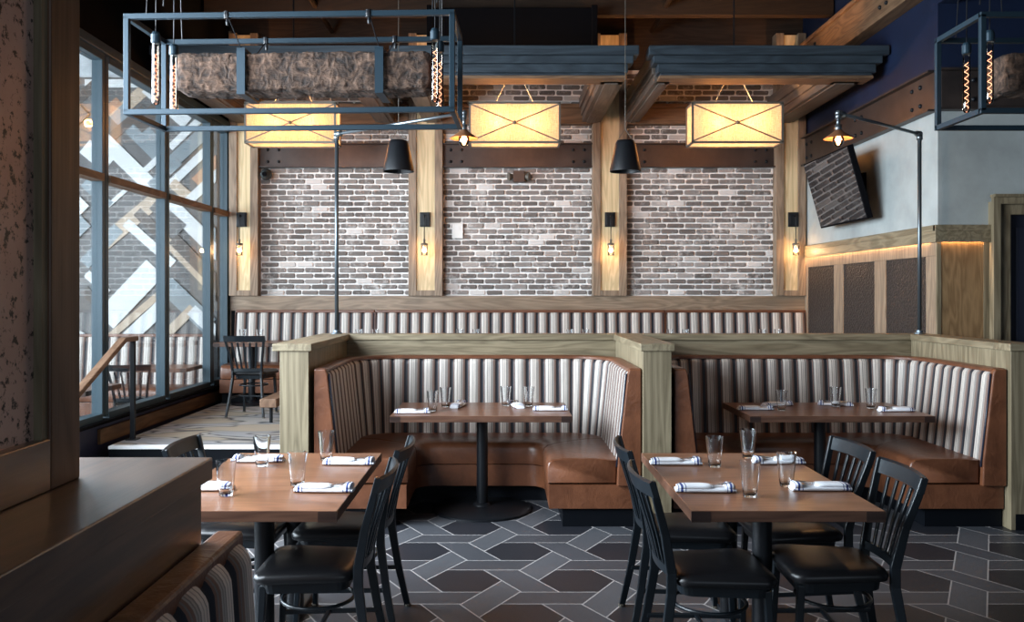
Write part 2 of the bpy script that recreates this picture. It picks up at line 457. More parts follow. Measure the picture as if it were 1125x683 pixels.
def empty(name, loc=(0, 0, 0), rz=0.0):
    o = bpy.data.objects.new(name, None); o.empty_display_size = .1
    o.location = loc; o.rotation_euler = (0, 0, rz); C.objects.link(o); return o
def tag(o, label, cat, group=None, kind=None):
    o['label'] = label; o['category'] = cat
    if group: o['group'] = group
    if kind: o['kind'] = kind
    return o
def struct(o, label=None):
    o['kind'] = 'structure'
    if label: o['label'] = label
    return o
def copy_tree(o, parent=None):
    c = o.copy(); C.objects.link(c)
    if parent: c.parent = parent
    for ch in list(o.children): copy_tree(ch, c)
    return c
def sbox(name, mat, *a, bevel=0, label=None):
    return struct(MB().box(*a).build(name, mat, bevel=bevel), label)

# ------------------------------------------------------------------ room shell
WX = -3.56          # glass wall on the left
RX = 3.88           # right side wall
BY = 11.0           # back wall
PZ = 0.29           # raised platform
fl = sbox('floor', 'tile', -3.7, 8.0, -4.0, 11.3, -.1, 0, label='dark woven hexagon tile floor')
# raised rear platform with carpet, nosing and step
p = MB().box(WX + .13, 3.86, 7.46, 10.98, .002, PZ).build('floor_platform', 'carpet'); struct(p)
o = MB().box(-3.43, -1.53, 7.40, 7.46, .145, .262).build('trim_1', 'kick'); struct(o)
o = MB().box(-3.43, -1.53, 7.385, 7.46, .262, .29).build('trim_2', plain('aluminium_nosing', (.82, .82, .82), .5, .0), bevel=.003); struct(o)
o = MB().box(-3.43, -1.53, 7.10, 7.40, .0, .145).build('trim_3', 'kick'); struct(o)
# ceiling
sbox('ceiling', 'ceil', -3.7, 8.0, -4.0, 11.3, 5.25, 5.4)
# back wall body
sbox('wall_back', 'ceil', -3.7, 8.0, BY + .02, BY + .25, 0, 5.25)
sbox('wall_front', 'navydark', -3.7, 8.0, -4.2, -4.0, 3.95, 5.25)
sbox('wall_front_low', 'navydark', -3.7, 8.0, -4.2, -4.0, 0, 0.8)
sbox('wall_front_corner', 'navydark', 5.4, 8.0, -4.2, -4.0, .8, 3.95)
# right wall and the wall turning to face the room
sbox('wall_right', 'bluegrey', RX, RX + .15, 7.6, BY + .02, 2.2, 3.26)
sbox('wall_right_upper', 'navy', RX, RX + .15, 7.6, BY + .02, 3.26, 5.25)
sbox('wall_right_lower', 'frame_x', RX, RX + .15, 7.6, BY + .02, 0, 2.2)
sbox('wall_right_facing', 'bluegrey', RX + .15, 8.0, 7.6, 7.8, 2.2, 3.26)
sbox('wall_right_facing_upper', 'navy', RX + .15, 8.0, 7.6, 7.8, 3.26, 5.25)
sbox('wall_right_facing_lower', 'plywood', RX + .15, 4.33, 7.6, 7.8, 0, 2.2)
sbox('wall_right_outer', 'navydark', 7.9, 8.05, -4.0, 7.6, 0, 5.25)

# wainscot on the right wall: ledge, rails, stiles, dark panels
def wains():
    m = MB()
    m.box(RX - .045, RX + .0, 7.56, BY, 2.17, 2.225)          # ledge along side
    m.box(RX - .03, RX, 7.6, BY, 2.11, 2.17)
    m.box(RX - .045, 4.33, 7.555, 7.6, 2.17, 2.225)
    m.box(RX - .03, 4.33, 7.57, 7.6, 2.11, 2.17)
    m.box(RX - .045, RX - .032, 7.56, BY, 2.07, 2.17); m.box(RX - .045, 4.33, 7.555, 7.568, 2.07, 2.17)
    struct(m.build('trim_4', 'oak_y', bevel=.004))
    m = MB()
    m.box(RX - .018, RX, 7.6, BY, 1.95, 2.085)
    for y0, y1 in ((7.6, 7.78), (8.60, 8.86), (9.68, 9.95), (10.80, 11.0)):
        m.box(RX - .018, RX, y0, y1, .3, 1.95)
    struct(m.build('trim_5', 'frame_z', bevel=.003))
    m = MB()
    m.box(4.28, 4.33, 7.58, 7.6, 0, 2.11); m.box(RX - .018, RX + .02, 7.58, 7.6, 0, 2.11)
    struct(m.build('trim_6', 'oak_z'))
    o = MB().box(RX + .022, 4.278, 7.585, 7.599, .12, 2.07).build('veneer_panel', 'plywood'); tag(o, 'figured oak veneer panel on the facing wall beside the dark doorway', 'wall panel')
    for i, (y0, y1) in enumerate(((7.78, 8.60), (8.86, 9.68), (9.95, 10.80))):
        o = MB().box(RX - .008, RX + .001, y0, y1, .3, 1.95).build('wall_panel', 'cork')
        tag(o, ['dark embossed wall panel on the right wall, widest and nearest the pipe lamp',
                'dark embossed wall panel on the right wall, middle of three',
                'dark embossed wall panel on the right wall, beside the rear corner'][i], 'wall panel', 'dark panels in the right wainscot')
    # glowing strip below the ledge
    o = MB().box(RX - .03, RX - .012, 7.66, BY - .03, 2.098, 2.108).build('led_strip', 'led')
    tag(o, 'warm light strip under the ledge of the right side wall', 'light strip')
    area('led_wash', (RX - .024, 9.3, 2.095), (RX + .06, 9.3, 1.6), 3.2, .015, 13, WARM)
    o = MB().box(RX + .02, 4.27, 7.572, 7.588, 2.098, 2.108).build('led_strip', 'led')
    tag(o, 'short warm light strip under the ledge beside the dark doorway', 'light strip')
    area('led_wash_facing', (4.07, 7.582, 2.095), (4.07, 7.66, 1.6), .42, .012, 2.2, WARM)
wains()
# doorway on the facing wall
m = MB(); m.box(4.33, 4.47, 7.5, 7.62, 0, 2.43); m.box(5.5, 5.64, 7.5, 7.62, 0, 2.43); m.box(4.471, 5.499, 7.5, 7.62, 2.31, 2.43)
m.box(4.30, 4.36, 7.46, 7.499, 0, 2.46); m.box(5.61, 5.67, 7.46, 7.499, 0, 2.46); m.box(4.361, 5.609, 7.46, 7.499, 2.40, 2.46); m.box(4.30, 5.67, 7.44, 7.52, 2.461, 2.485)
struct(m.build('door_1_casing', 'oak_z'))
o = struct(MB().box(4.47, 5.5, 7.56, 7.6, 0, 2.31).build('door_1', 'navydark', bevel=.003))
MB().box(4.55, 5.42, 7.545, 7.56, .2, 2.2).build('door_panel', 'navydark', o, bevel=.004)
sbox('wall_right_above_door', 'bluegrey', 4.33, 8.0, 7.605, 7.8, 2.2, 2.3)
sbox('wall_right_by_door', 'bluegrey', 5.64, 8.0, 7.6, 7.8, 0, 2.2)

# ---- sunroom beyond the glass
sbox('floor_sunroom', 'carpet', -9.5, -3.7, 0, 11.3, -.1, 0)
sbox('wall_sunroom_back', 'sunwall', -9.5, -3.7, BY + .06, BY + .25, 0, 4.9)
sbox('ceiling_sunroom', 'navydark', -9.5, WX - .14, 0, 11.3, 4.75, 4.9)
# knee wall below the glass, header above
o = sbox('wall_left', 'navydark', WX - .14, WX + .0, -4.0, BY + .02, 0, .50)
o.data.materials[0] = M['navyknee']
sbox('wall_left_upper', 'black', WX - .14, WX + .02, -4.0, BY + .02, 3.80, 5.25)
o = struct(MB().box(WX, WX + .03, 7.46, BY, PZ, PZ + .13).build('baseboard_left', 'brown_y', bevel=.003))
# window frame, one window per bay
ys = [-4.0, -1.6, .2, 1.95, 3.4, 4.78, 6.15, 7.52, 8.90, 10.27, 10.90]
gap = .06
for i in range(len(ys) - 1):
    y0, y1 = ys[i], ys[i + 1]
    m = MB()
    m.box(WX - .05, WX + .045, y0 - gap, y0 - .008, .53, 3.72); m.box(WX - .05, WX + .045, y0 + .008, y0 + gap, .53, 3.72); m.box(WX - .05, WX + .02, y0 - .01, y0 + .01, .53, 3.72)
    if i == len(ys) - 2: m.box(WX - .05, WX + .045, y1 - gap, y1 + .06, .53, 3.72)
    e = 0
    m.box(WX - .06, WX + .05, y0 + gap, y1 - gap, .50, .56); m.box(WX - .06, WX + .05, y0 + gap, y1 - gap, 3.66, 3.72)
    fr = struct(m.build('window_%d' % (i + 1), 'mullion', bevel=.003))
    MB().box(WX - .05, WX + .065, y0 + gap, y1 - gap, 2.60, 2.665).build('transom_bar', 'brown_y', fr)
    MB().box(WX - .006, WX + .002, y0 + gap, y1 - gap, .56, 2.60).build('pane', 'pane', fr)
    MB().box(WX - .006, WX + .002, y0 + gap, y1 - gap, 2.665, 3.66).build('pane', 'pane', fr)
struct(MB().box(WX - .09, WX + .10, -4.0, BY, .48, .505).build('trim_7', 'black', bevel=.003))
m = MB(); m.box(WX - .08, WX + .08, -4.0, BY, 3.72, 3.80)
struct(m.build('trim_8', 'mullion', bevel=.004))
sbox('wall_left_return', 'frame_z', WX - .0, -3.50, 10.96, 11.02, 0, 5.0)

# plank mural on the sunroom wall
def mural():
    u = lambda px: (px - 553) / 85.0
    v = lambda py: 1.6 + (324 - py) / 85.0
    P = [  # x1,y1,x2,y2,width in cm of the wall, colour
        (92, 91, 262, 91, 8, 0), (60, 130, 140, 60, 10, 4), (122, 130, 160, 96, 12, 3), (95, 140, 130, 110, 9, 5), (92, 160, 118, 182, 16, 0),
        (160, 95, 205, 135, 13, 0), (150, 118, 205, 170, 12, 2), (128, 120, 176, 168, 20, 1), (118, 153, 158, 119, 9, 4), (150, 140, 175, 116, 14, 4),
        (186, 162, 222, 128, 7, 0), (184, 182, 226, 143, 13, 1), (196, 190, 232, 155, 9, 4), (186, 203, 228, 163, 8, 0), (214, 200, 240, 174, 10, 5),
        (188, 200, 210, 219, 10, 3), (205, 222, 252, 178, 9, 0), (106, 146, 262, 299, 15, 0), (118, 226, 138, 208, 4, 0), (154, 192, 176, 171, 6, 0),
        (165, 205, 196, 176, 10, 1), (112, 268, 172, 218, 15, 3), (150, 232, 180, 262, 10, 4), (138, 244, 190, 290, 9, 0),
        (168, 224, 200, 252, 12, 2), (92, 200, 120, 226, 10, 1), (92, 290, 130, 250, 12, 1), (182, 264, 228, 312, 9, 3), (190, 262, 245, 318, 12, 4),
        (115, 352, 170, 294, 23, 0), (118, 372, 176, 322, 7, 3), (140, 372, 180, 334, 14, 0), (182, 312, 230, 358, 18, 1), (184, 366, 212, 338, 9, 3),
        (92, 318, 112, 340, 9, 4), (95, 300, 118, 322, 8, 0), (210, 340, 250, 378, 12, 0), (228, 250, 262, 284, 10, 1), (236, 330, 262, 300, 12, 2),
        (60, 200, 92, 232, 15, 0), (30, 300, 92, 240, 20, 1), (30, 180, 92, 120, 14, 2), (0, 330, 90, 372, 12, 0), (-60, 260, 60, 140, 22, 0), (-80, 120, 40, 240, 16, 3),
        (-100, 320, 30, 190, 14, 4), (-120, 180, 10, 310, 20, 1)]
    m = MB(); m.box(-9.3, WX - .15, BY + .03, BY + .055, 1.0, 4.42, 2)
    o1 = m.b
    k = 0
    for (x1, y1, x2, y2, wd, ci) in P:
        a = Vector((u(x1), 0, v(y1))); b_ = Vector((u(x2), 0, v(y2))); d = (b_ - a).normalized(); n = Vector((-d.z, 0, d.x)) * (wd * .0066)
        dep = .006 + k * .0006; k += 1
        q = [a - n, b_ - n, b_ + n, a + n]
        m2 = bmesh.new()
        vs0 = [m2.verts.new((p_.x, BY + .03, p_.z)) for p_ in q]; vs1 = [m2.verts.new((p_.x, BY + .03 - dep, p_.z)) for p_ in q]
        m2.faces.new(vs0); m2.faces.new(vs1)
        for i in range(4): m2.faces.new((vs0[i], vs0[(i + 1) % 4], vs1[(i + 1) % 4], vs1[i]))
        for co, no in (((WX - .16, 0, 0), (1, 0, 0)), ((0, 0, 4.42), (0, 0, 1)), ((0, 0, 1.0), (0, 0, -1)), ((-9.3, 0, 0), (-1, 0, 0))):
            r = bmesh.ops.bisect_plane(m2, geom=m2.verts[:] + m2.edges[:] + m2.faces[:], plane_co=co, plane_no=no, clear_outer=True)
        tmp = bpy.data.meshes.new('t'); m2.to_mesh(tmp); m2.free()
        n0 = len(o1.faces); o1.from_mesh(tmp); o1.faces.ensure_lookup_table()
        for f in o1.faces[n0:]: f.material_index = ci
        bpy.data.meshes.remove(tmp)
    o = m.build('plank_mural', ['m_white', 'm_light', 'm_grey', 'm_tan', 'm_brown', 'm_rust'])
    tag(o, 'geometric mural of diagonal white, grey and tan planks seen through the glass wall', 'mural')
mural()

# ------------------------------------------------------------------ back wall: brick panels, piers, rails, steel bands
PANELS = [(-3.13, -1.21), (-.776, 1.14), (1.576, 3.48)]
def brick_panel(x0, x1, z0, z1, label):
    m = MB(); lay = m.b.faces.layers.float.new('tone_f')
    root = empty('brick_panel', ((x0 + x1) / 2, BY, z0)); tag(root, label, 'brick wall', 'brick panels between the piers')
    W2 = (x1 - x0) / 2; H = z1 - z0
    MB().box(-W2, W2, -.012, .012, 0, H).build('mortar', 'mortar', root)
    rh, bl, j = .0715, .222, .0175
    r = 0; z = .008
    tones = []
    while z + rh < H:
        x = -W2 - (0 if r % 2 else bl / 2) + random.uniform(-.02, .02)
        while x < W2 - .02:
            L = bl + random.uniform(-.012, .012)
            a, c = max(x + j / 2, -W2 + .003), min(x + L - j / 2, W2 - .003)
            if c - a > .02:
                zz0, zz1 = z + j / 2 + random.uniform(-.003, .003), z + rh - j / 2 + random.uniform(-.003, .003)
                y = -.022 - random.uniform(0, .010); t = min(1, max(0, random.betavariate(2, 2.6) + (.45 if random.random() < .10 else 0)))
                cc = min(.012, (c - a) / 4); k = .004
                pts = []
                for (px_, pz_) in ((a + cc, zz0), (c - cc, zz0), (c, zz0 + cc), (c, zz1 - cc), (c - cc, zz1), (a + cc, zz1), (a, zz1 - cc), (a, zz0 + cc)):
                    pts.append((px_ + random.uniform(-k, k) * .7, pz_ + random.uniform(-k, k) * .7))
                cx, cz = (a + c) / 2, (zz0 + zz1) / 2
                A = [m.b.verts.new((p_, -.011, q_)) for p_, q_ in pts]
                B = [m.b.verts.new((p_, y + .006, q_)) for p_, q_ in pts]
                D = [m.b.verts.new((cx + (p_ - cx) * (1 - .010 / max(.02, (c - a) / 2)), y, cz + (q_ - cz) * .78)) for p_, q_ in pts]
                for i in range(8):
                    n = (i + 1) % 8
                    for q in ((A[i], A[n], B[n], B[i]), (B[i], B[n], D[n], D[i])):
                        m.b.faces.new(q)[lay] = t
                m.b.faces.new(D)[lay] = t
            x += L
        r += 1; z += rh
    o = m.build('brick_face', 'brick', root)
    me = o.data; at = me.attributes.new('tone', 'FLOAT', 'FACE'); src = me.attributes['tone_f']
    vals = [0.0] * len(me.polygons); src.data.foreach_get('value', vals); at.data.foreach_set('value', vals)
    return root
for (a, b_), l in zip(PANELS, ('limewashed grey brick panel behind the left banquette, beside the glass wall',
                              'limewashed grey brick panel in the middle of the back wall with a thermostat',
                              'limewashed grey brick panel at the right end of the back wall')):
    brick_panel(a, b_, 1.59, 4.50, l)

# bottom rail and piers
struct(MB().box(-3.50, 3.88, BY - .10, BY + .02, 1.40, 1.59).build('trim_9', 'frame_x', bevel=.004))
struct(MB().box(-3.50, 3.88, BY - .05, BY + .02, .3, 1.40).build('wall_back_lower', 'kick'))
PIERS = [(-3.50, -3.13), (-1.21, -.776), (1.14, 1.576), (3.48, 3.86)]
pn = ['at the left end of the back wall beside the glass', 'between the left and middle brick panels', 'between the middle and right brick panels', 'at the right end of the back wall beside the television']
for i, (a, b_) in enumerate(PIERS):
    cx = (a + b_) / 2; hw = (b_ - a) / 2
    root = empty('wall_pier', (cx, BY, 1.59)); tag(root, 'oak wall pier, ' + pn[i], 'pier', 'oak piers of the back wall')
    st = .10
    m = MB(); m.box(-hw, -hw + st, -.15, .02, 0, 3.35); m.box(hw - st, hw, -.15, .02, 0, 3.35)
    m.box(-hw + st, hw - st, -.15, .02, 0, .07); m.build('pier_frame', 'frame_z', root, bevel=.004)
    MB().box(-hw + st, hw - st, -.125, .02, .07, 3.33).build('pier_inset', 'honey_z', root)
# horizontal brown beam and steel channel in each bay
bay = ['over the left brick panel', 'over the middle brick panel', 'over the right brick panel']
for i, (a, b_) in enumerate(PANELS):
    o = MB().box(a, b_, BY - .17, BY - .035, 3.78, 3.98).box(a, b_, BY - .20, BY - .035, 3.98, 4.03).build('bay_beam', 'brown_x', bevel=.005)
    tag(o, 'brown stained timber beam running ' + bay[i], 'beam', 'timber beams of the back wall')
    m = MB(); z0, z1 = 3.235, 3.545
    m.box(a, b_, BY - .045, BY - .035, z0, z1); m.box(a, b_, BY - .11, BY - .045, z0, z0 + .018); m.box(a, b_, BY - .11, BY - .045, z1 - .018, z1)
    root = empty('steel_channel', ((a + b_) / 2, BY, z0)); tag(root, 'dark bolted steel channel ' + bay[i], 'steel channel', 'steel channels of the back wall')
    m = MB(); w2 = (b_ - a) / 2
    m.box(-w2, w2, -.055, -.035, 0, .31); m.box(-w2, w2, -.12, -.055, 0, .016); m.box(-w2, w2, -.12, -.055, .294, .31)
    m.build('channel', 'band', root, bevel=.002)
    for sx in (-1, 1):
        for dx in (.10, .24):
            for z in (.08, .23):
                MB().sphere((0, 0, 0), .020, 10).build('bolt', 'iron', root, loc=(sx * (w2 - dx), -.058, z), smooth=True)

# steel channel on the right walls and upper timber beam
def channel_y(x, y0, y1, z0, z1, label):
    root = empty('steel_channel', (x, (y0 + y1) / 2, z0)); tag(root, label, 'steel channel')
    L = (y1 - y0) / 2; H = z1 - z0
    m = MB(); m.box(-.03, -.003, -L, L, 0, H); m.box(-.09, -.03, -L, L, 0, .02); m.box(-.09, -.03, -L, L, H - .02, H)
    m.build('channel', 'band', root, bevel=.002)
    for yc in (-L + .25, -.15, L - .35):
        for dy in (0, .16):
            for z in (.1, H - .1): MB().sphere((0, 0, 0), .022, 10).build('bolt', 'iron', root, loc=(-.033, yc + dy, z), smooth=True)
channel_y(RX, 7.6, BY - .02, 3.24, 3.61, 'dark bolted steel channel along the right side wall above the television')
root = empty('steel_channel', (5.9, 7.6, 3.24)); tag(root, 'dark bolted steel channel on the facing wall above the doorway', 'steel channel')
m = MB(); m.box(-2.0, 2.0, -.03, -.003, 0, .37); m.box(-2.05, 2.0, -.09, -.03, 0, .02); m.box(-2.05, 2.0, -.09, -.03, .35, .37); m.build('channel', 'band', root)
for x in (-1.72, -1.56):
    for z in (.1, .27): MB().sphere((0, 0, 0), .022, 10).build('bolt', 'iron', root, loc=(x, -.033, z), smooth=True)
root = empty('timber_beam', (RX, 9.0, 4.33)); tag(root, 'brown bolted timber beam high on the right side wall', 'beam')
MB().box(-.14, 0, -4.5, 1.98, 0, .40).box(-.17, 0, -4.5, 1.98, .36, .41).box(-.17, 0, -4.5, 1.98, -.01, .03).build('beam', 'brown_y', root, bevel=.004)
for y in (-.7, -.56, 1.2, 1.34):
    for z in (.12, .28): MB().sphere((0, 0, 0), .022, 10).build('bolt', 'iron', root, loc=(-.145, y, z), smooth=True)
sbox('wall_right_high', 'navy', RX, RX + .15, 3.5, 7.6, 4.2, 5.25)

# ceiling joists, duct, pipes
for i, (y, z, l) in enumerate(((8.2, 5.05, 'nearest'), (9.1, 5.03, 'middle'), (10.0, 5.01, 'rearmost'))):
    o = MB().box(-3.5, 3.86, -.06, .06, -.14, .2).build('ceiling_joist', 'ceiljoist', loc=(0, y, z), bevel=.004)
    tag(o, 'brown ceiling joist across the dark ceiling, %s of three' % l, 'joist', 'ceiling joists')
o = MB().box(-.95, .95, -.3, .3, -.22, .22).box(-.97, -.90, -.31, .31, -.25, .25).box(.90, .97, -.31, .31, -.25, .25).build('air_duct', 'black', loc=(.1, 9.95, 4.64), bevel=.01)
tag(o, 'matte black rectangular air duct under the ceiling above the middle lantern', 'duct')
o = MB().tube([(-3.5, 0, 0), (3.8, 0, 0)], .045, 10).build('ceiling_pipe', 'ceiljoist', loc=(0, 10.3, 5.08), smooth=True)
tag(o, 'dark brown pipe running level below the ceiling along the back wall', 'pipe')
for i, x in enumerate((-2.2, 1.9)):
    o = MB().tube([(0, -2.3, 0), (0, 2.3, 0)], .03, 10).box(-.05, .05, -.5, -.42, -.03, .3).build('ceiling_conduit', 'ceiljoist', loc=(x, 8.6, 4.98), smooth=True)
    tag(o, 'brown conduit hung under the ceiling on the %s side' % ('left' if x < 0 else 'right'), 'pipe', 'ceiling conduits')

# ------------------------------------------------------------------ canopies (stained timber frames hung before the back wall)
def canopy(x0, x1, arms, label):
    root = empty('timber_canopy', ((x0 + x1) / 2, 8.6, 3.79)); tag(root, label, 'canopy', 'stained timber canopies'); cx = (x0 + x1) / 2
    # stepped fascia profile in y,z extruded along x
    a, b_ = x0 - cx, x1 - cx
    m = MB()
    m.box(a, b_, -.10, .14, .215, .305); m.box(a + .05, b_ - .05, -.055, .14, .14, .215); m.box(a + .10, b_ - .10, -.02, .14, .055, .14)
    m.box(a + .13, b_ - .13, .005, .16, .03, .055)
    m.build('fascia', 'slate_x', root, bevel=.006)
    MB().box(a + .12, b_ - .12, 0, .26, 0, .03).build('soffit_board', 'brown_x', root, bevel=.003)
    for (c0, c1) in arms:
        q0, q1 = c0 - cx, c1 - cx
        m = MB(); m.box(q0 - .04, q1 + .04, .14, 2.18, .17, .305); m.box(q0 - .02, q1 + .02, .14, 2.18, .08, .17); m.box(q0, q1, .14, 2.18, 0, .08)
        m.box(q0 + .05, q1 - .05, .2, 2.18, -.012, .02)
        m.build('arm', 'slate_warm_y', root, bevel=.005)
canopy(-3.54, -1.24, [(-3.42, -3.14), (-1.62, -1.38)], 'blue-black stained timber canopy over the left lantern, behind the hanging cage')
canopy(-1.14, 1.358, [(-1.02, -.78), (1.0, 1.237)], 'blue-black stained timber canopy over the middle lantern')
canopy(1.459, 3.86, [(1.55, 1.72), (3.38, 3.68)], 'blue-black stained timber canopy over the right lantern')

# ------------------------------------------------------------------ lanterns
def make_lantern(loc, label):
    root = empty('lantern_pendant', loc); tag(root, label, 'pendant lamp', 'rectangular linen lanterns')
    W, D, H = .49, .145, .43
    m = MB(); t = .004
    m.box(-W, W, -D, -D + t, 0, H); m.box(-W, W, D - t, D, 0, H); m.box(-W, -W + t, -D, D, 0, H); m.box(W - t, W, -D, D, 0, H)
    m.box(-W, W, -D, D, .0, .004); m.build('lamp_shade', 'linen', root)
    m = MB(); r = .011
    for z in (0, H):
        for y in (-D, D): m.box(-W - r, W + r, y - r, y + r, z - r, z + r)
        for x in (-W, W): m.box(x - r, x + r, -D, D, z - r, z + r)
    for x in (-W, W):
        for y in (-D, D): m.box(x - r, x + r, y - r, y + r, 0, H)
    m.build('lantern_frame', 'pewter', root)
    for y in (-D - .006, D + .006):
        m = MB()
        m.bar([(-W, y, .012), (W, y, H - .012)], .008, .014, (0, 1, 0)); m.bar([(-W, y, H - .012), (W, y, .012)], .008, .014, (0, 1, 0))
        m.build('cross_bar', 'pewter', root)
    MB().sphere((0, -D - .012, H / 2), .022, 12).build('boss', 'pewter', root, smooth=True)
    for y in (0,):
        for sx in (-1, 1):
            m = MB(); a = Vector((sx * .23, 0, H)); b_ = Vector((sx * .07, .0, .75))
            n = 12
            for i in range(n):
                c0 = a.lerp(b_, i / n); c1 = a.lerp(b_, (i + 1.2) / n); w_ = .006 if i % 2 else .0
                m.tube([c0 + Vector((0, w_, 0)), c1 + Vector((0, w_, 0))], .0055, 6)
            m.build('chain', 'rope', root)
    for sx in (-.19, .19):
        b2 = MB().sphere((sx, 0, .24), .032, 12).build('bulb', emit('lantern_bulb_glow', (1, .75, .45), 6), root, smooth=True)
        l = bpy.data.lights.new('lantern_bulb_light', 'POINT'); l.energy = 120; l.color = (1, .54, .23); l.shadow_soft_size = .04
        lo = bpy.data.objects.new('lantern_bulb_light', l); lo.location = (sx, 0, .235); lo.parent = root; C.objects.link(lo)
    return root
make_lantern((-2.33, 9.45, 3.27), 'glowing linen box lantern hanging over the left banquette, behind the cage')
make_lantern((.125, 9.45, 3.27), 'glowing linen box lantern hanging in the middle of the back wall')
make_lantern((2.56, 9.45, 3.27), 'glowing linen box lantern hanging at the right, nearest the television')
for x in (-2.33, .125, 2.56):   # lit crosspieces carrying the lantern chains
    o = MB().box(-.2, .2, -.03, .03, 0, .05).build('ceiling_hanger', 'iron', loc=(x, 9.45, 4.02), bevel=.004)
    m = MB().tube([(0, 0, .05), (0, 0, 1.18)], .008, 8).build('rod', 'iron', o)
    tag(o, 'black steel hanger bar holding the chains of the %s lantern' % {-2.33: 'left', .125: 'middle', 2.56: 'right'}[x], 'hanger', 'lantern hangers')

# ------------------------------------------------------------------ wall sconces
def make_sconce(x, label):
    root = empty('wall_sconce', (x, BY - .125, 2.10)); tag(root, label, 'wall lamp', 'caged bulb sconces on the piers')
    MB().box(-.065, .065, -.03, 0, .37, .555).box(-.05, .05, -.04, -.03, .385, .54).build('back_plate', 'iron', root, bevel=.004)
    m = MB(); m.tube([(0, -.03, .50), (0, -.09, .52), (0, -.11, .47), (0, -.11, .20)], .006, 8); m.build('cord', 'iron', root, smooth=True)
    MB().lathe([(.012, .15), (.015, .20), (.010, .21)], 14, (0, -.11, 0)).lathe([(.045, .125), (.045, .15), (.02, .16)], 16, (0, -.11, 0)).build('cap', 'pewter', root, smooth=True)
    js = MB().lathe([(.040, .125), (.042, .06), (.041, .005), (.02, 0), (.001, 0)], 18, (0, -.11, 0), cap=False).build('jar_shade', 'bulbglass', root, smooth=True)
    MB().sphere((0, -.11, .065), .022, 12, 1.4).build('bulb', 'mini', js, smooth=True)
    m = MB()
    for z in (.0, .06): m.lathe([(.044, z), (.046, z + .003), (.044, z + .006)], 18, (0, -.11, 0), cap=False)
    m.build('wire_guard', 'pewter', root, smooth=True)
    l = bpy.data.lights.new('sconce_light', 'POINT'); l.energy = 5; l.color = (1, .58, .27); l.shadow_soft_size = .03
    lo = bpy.data.objects.new('sconce_light', l); lo.location = (0, -.14, .06); lo.parent = root; C.objects.link(lo)
for x, l in ((-3.34, 'at the left end beside the glass wall'), (-1.0, 'between the left and middle brick panels'), (1.36, 'between the middle and right brick panels'), (3.70, 'at the right end by the television')):
    make_sconce(x, 'small caged bulb sconce on black plate ' + l)

# wall devices
o = MB().box(-.07, .07, -.03, 0, 0, .19).box(-.03, .03, -.036, -.03, .11, .15).build('thermostat', 'white', loc=(-.59, BY - .03, 2.33), bevel=.006)
tag(o, 'white wall thermostat box on the middle brick panel', 'thermostat')
root = empty('security_camera', (-3.03, BY - .03, 3.05)); tag(root, 'black round security camera at the top left of the left brick panel', 'security camera')
m = MB(); m.b; c0 = MB(); c0.tube([(0, .0, .09), (0, -.05, .09)], .05, 16); c0.build('mount', 'iron', root, smooth=False)
MB().sphere((0, -.10, .09), .075, 18).build('housing', plain('glossy_camera_shell', (.03, .035, .035), .15), root, smooth=True)
MB().tube([(0, -.165, .085), (0, -.185, .083)], .03, 14).build('lens', 'black', root)
root = empty('emergency_light', (.20, BY - .03, 3.045)); tag(root, 'brown emergency light box with side lamps on the middle brick panel', 'emergency light')
MB().box(-.075, .075, -.09, 0, 0, .145).build('case', plain('brown_case', (.045, .025, .018), .5), root, bevel=.006)
for sx in (-1, 1): MB().tube([(sx * .08, -.05, .075), (sx * .135, -.07, .07)], [.03, .055], 14).build('lamp_head', 'pewter', root, smooth=False)

# ------------------------------------------------------------------ television on the right wall
root = empty('television', (RX, 9.25, 2.75)); tag(root, 'flat black television tilted on its wall arm in the right corner', 'television')
R = Matrix.Rotation(math.radians(-15.5), 4, 'Y')
m = MB(); m.box(-.025, .035, -.635, .635, -.385, .385)
for v in m.b.verts: v.co = (R @ v.co) + Vector((-.27, 0, 0))
m.build('casing', 'black', root, bevel=.004)
m = MB(); m.box(-.0275, -.0255, -.622, .622, -.365, .372)
for v in m.b.verts: v.co = (R @ v.co) + Vector((-.27, 0, 0))
m.build('screen', 'tv', root)
m = MB(); m.box(-.04, -.003, -.16, .16, -.16, .16); m.bar([(-.02, .05, 0), (-.13, -.06, 0), (-.22, 0, 0)], .06, .03, (0, 0, 1)); m.box(-.24, -.215, -.2, .2, -.12, .12)
m.build('wall_arm', 'black', root)

# ------------------------------------------------------------------ half walls
CH = 1.269
def half_wall(name, label, segs, caps, cat='half wall', mats=('oak_x', 'oak_y')):
    root = empty(name, (segs[0][0], segs[0][2], 0)); tag(root, label, cat)
    ox, oy = segs[0][0], segs[0][2]
    for (x0, x1, y0, y1, mt) in segs: MB().box(x0 - ox, x1 - ox, y0 - oy, y1 - oy, 0, CH - .05).build('wall_body', mt, root, bevel=.003)
    for (x0, x1, y0, y1, mt) in caps: MB().box(x0 - ox, x1 - ox, y0 - oy, y1 - oy, CH - .05, CH).build('cap', mt, root, bevel=.004)
    return root
half_wall('half_wall', 'long grey oak half wall behind the two horseshoe booths',
          [(-1.522, 3.62, 7.215, 7.385, 'oak_x')], [(-1.57, 3.66, 7.198, 7.40, 'oak_x')])
half_wall('half_wall', 'grey oak half wall end at the left of the middle booth', [(-1.522, -1.325, 5.79, 7.21, 'oak_z')], [(-1.57, -1.303, 5.776, 7.196, 'oak_y')])
half_wall('half_wall', 'grey oak half wall between the two horseshoe booths', [(.952, 1.145, 5.79, 7.21, 'oak_z')], [(.933, 1.165, 5.776, 7.196, 'oak_y')])
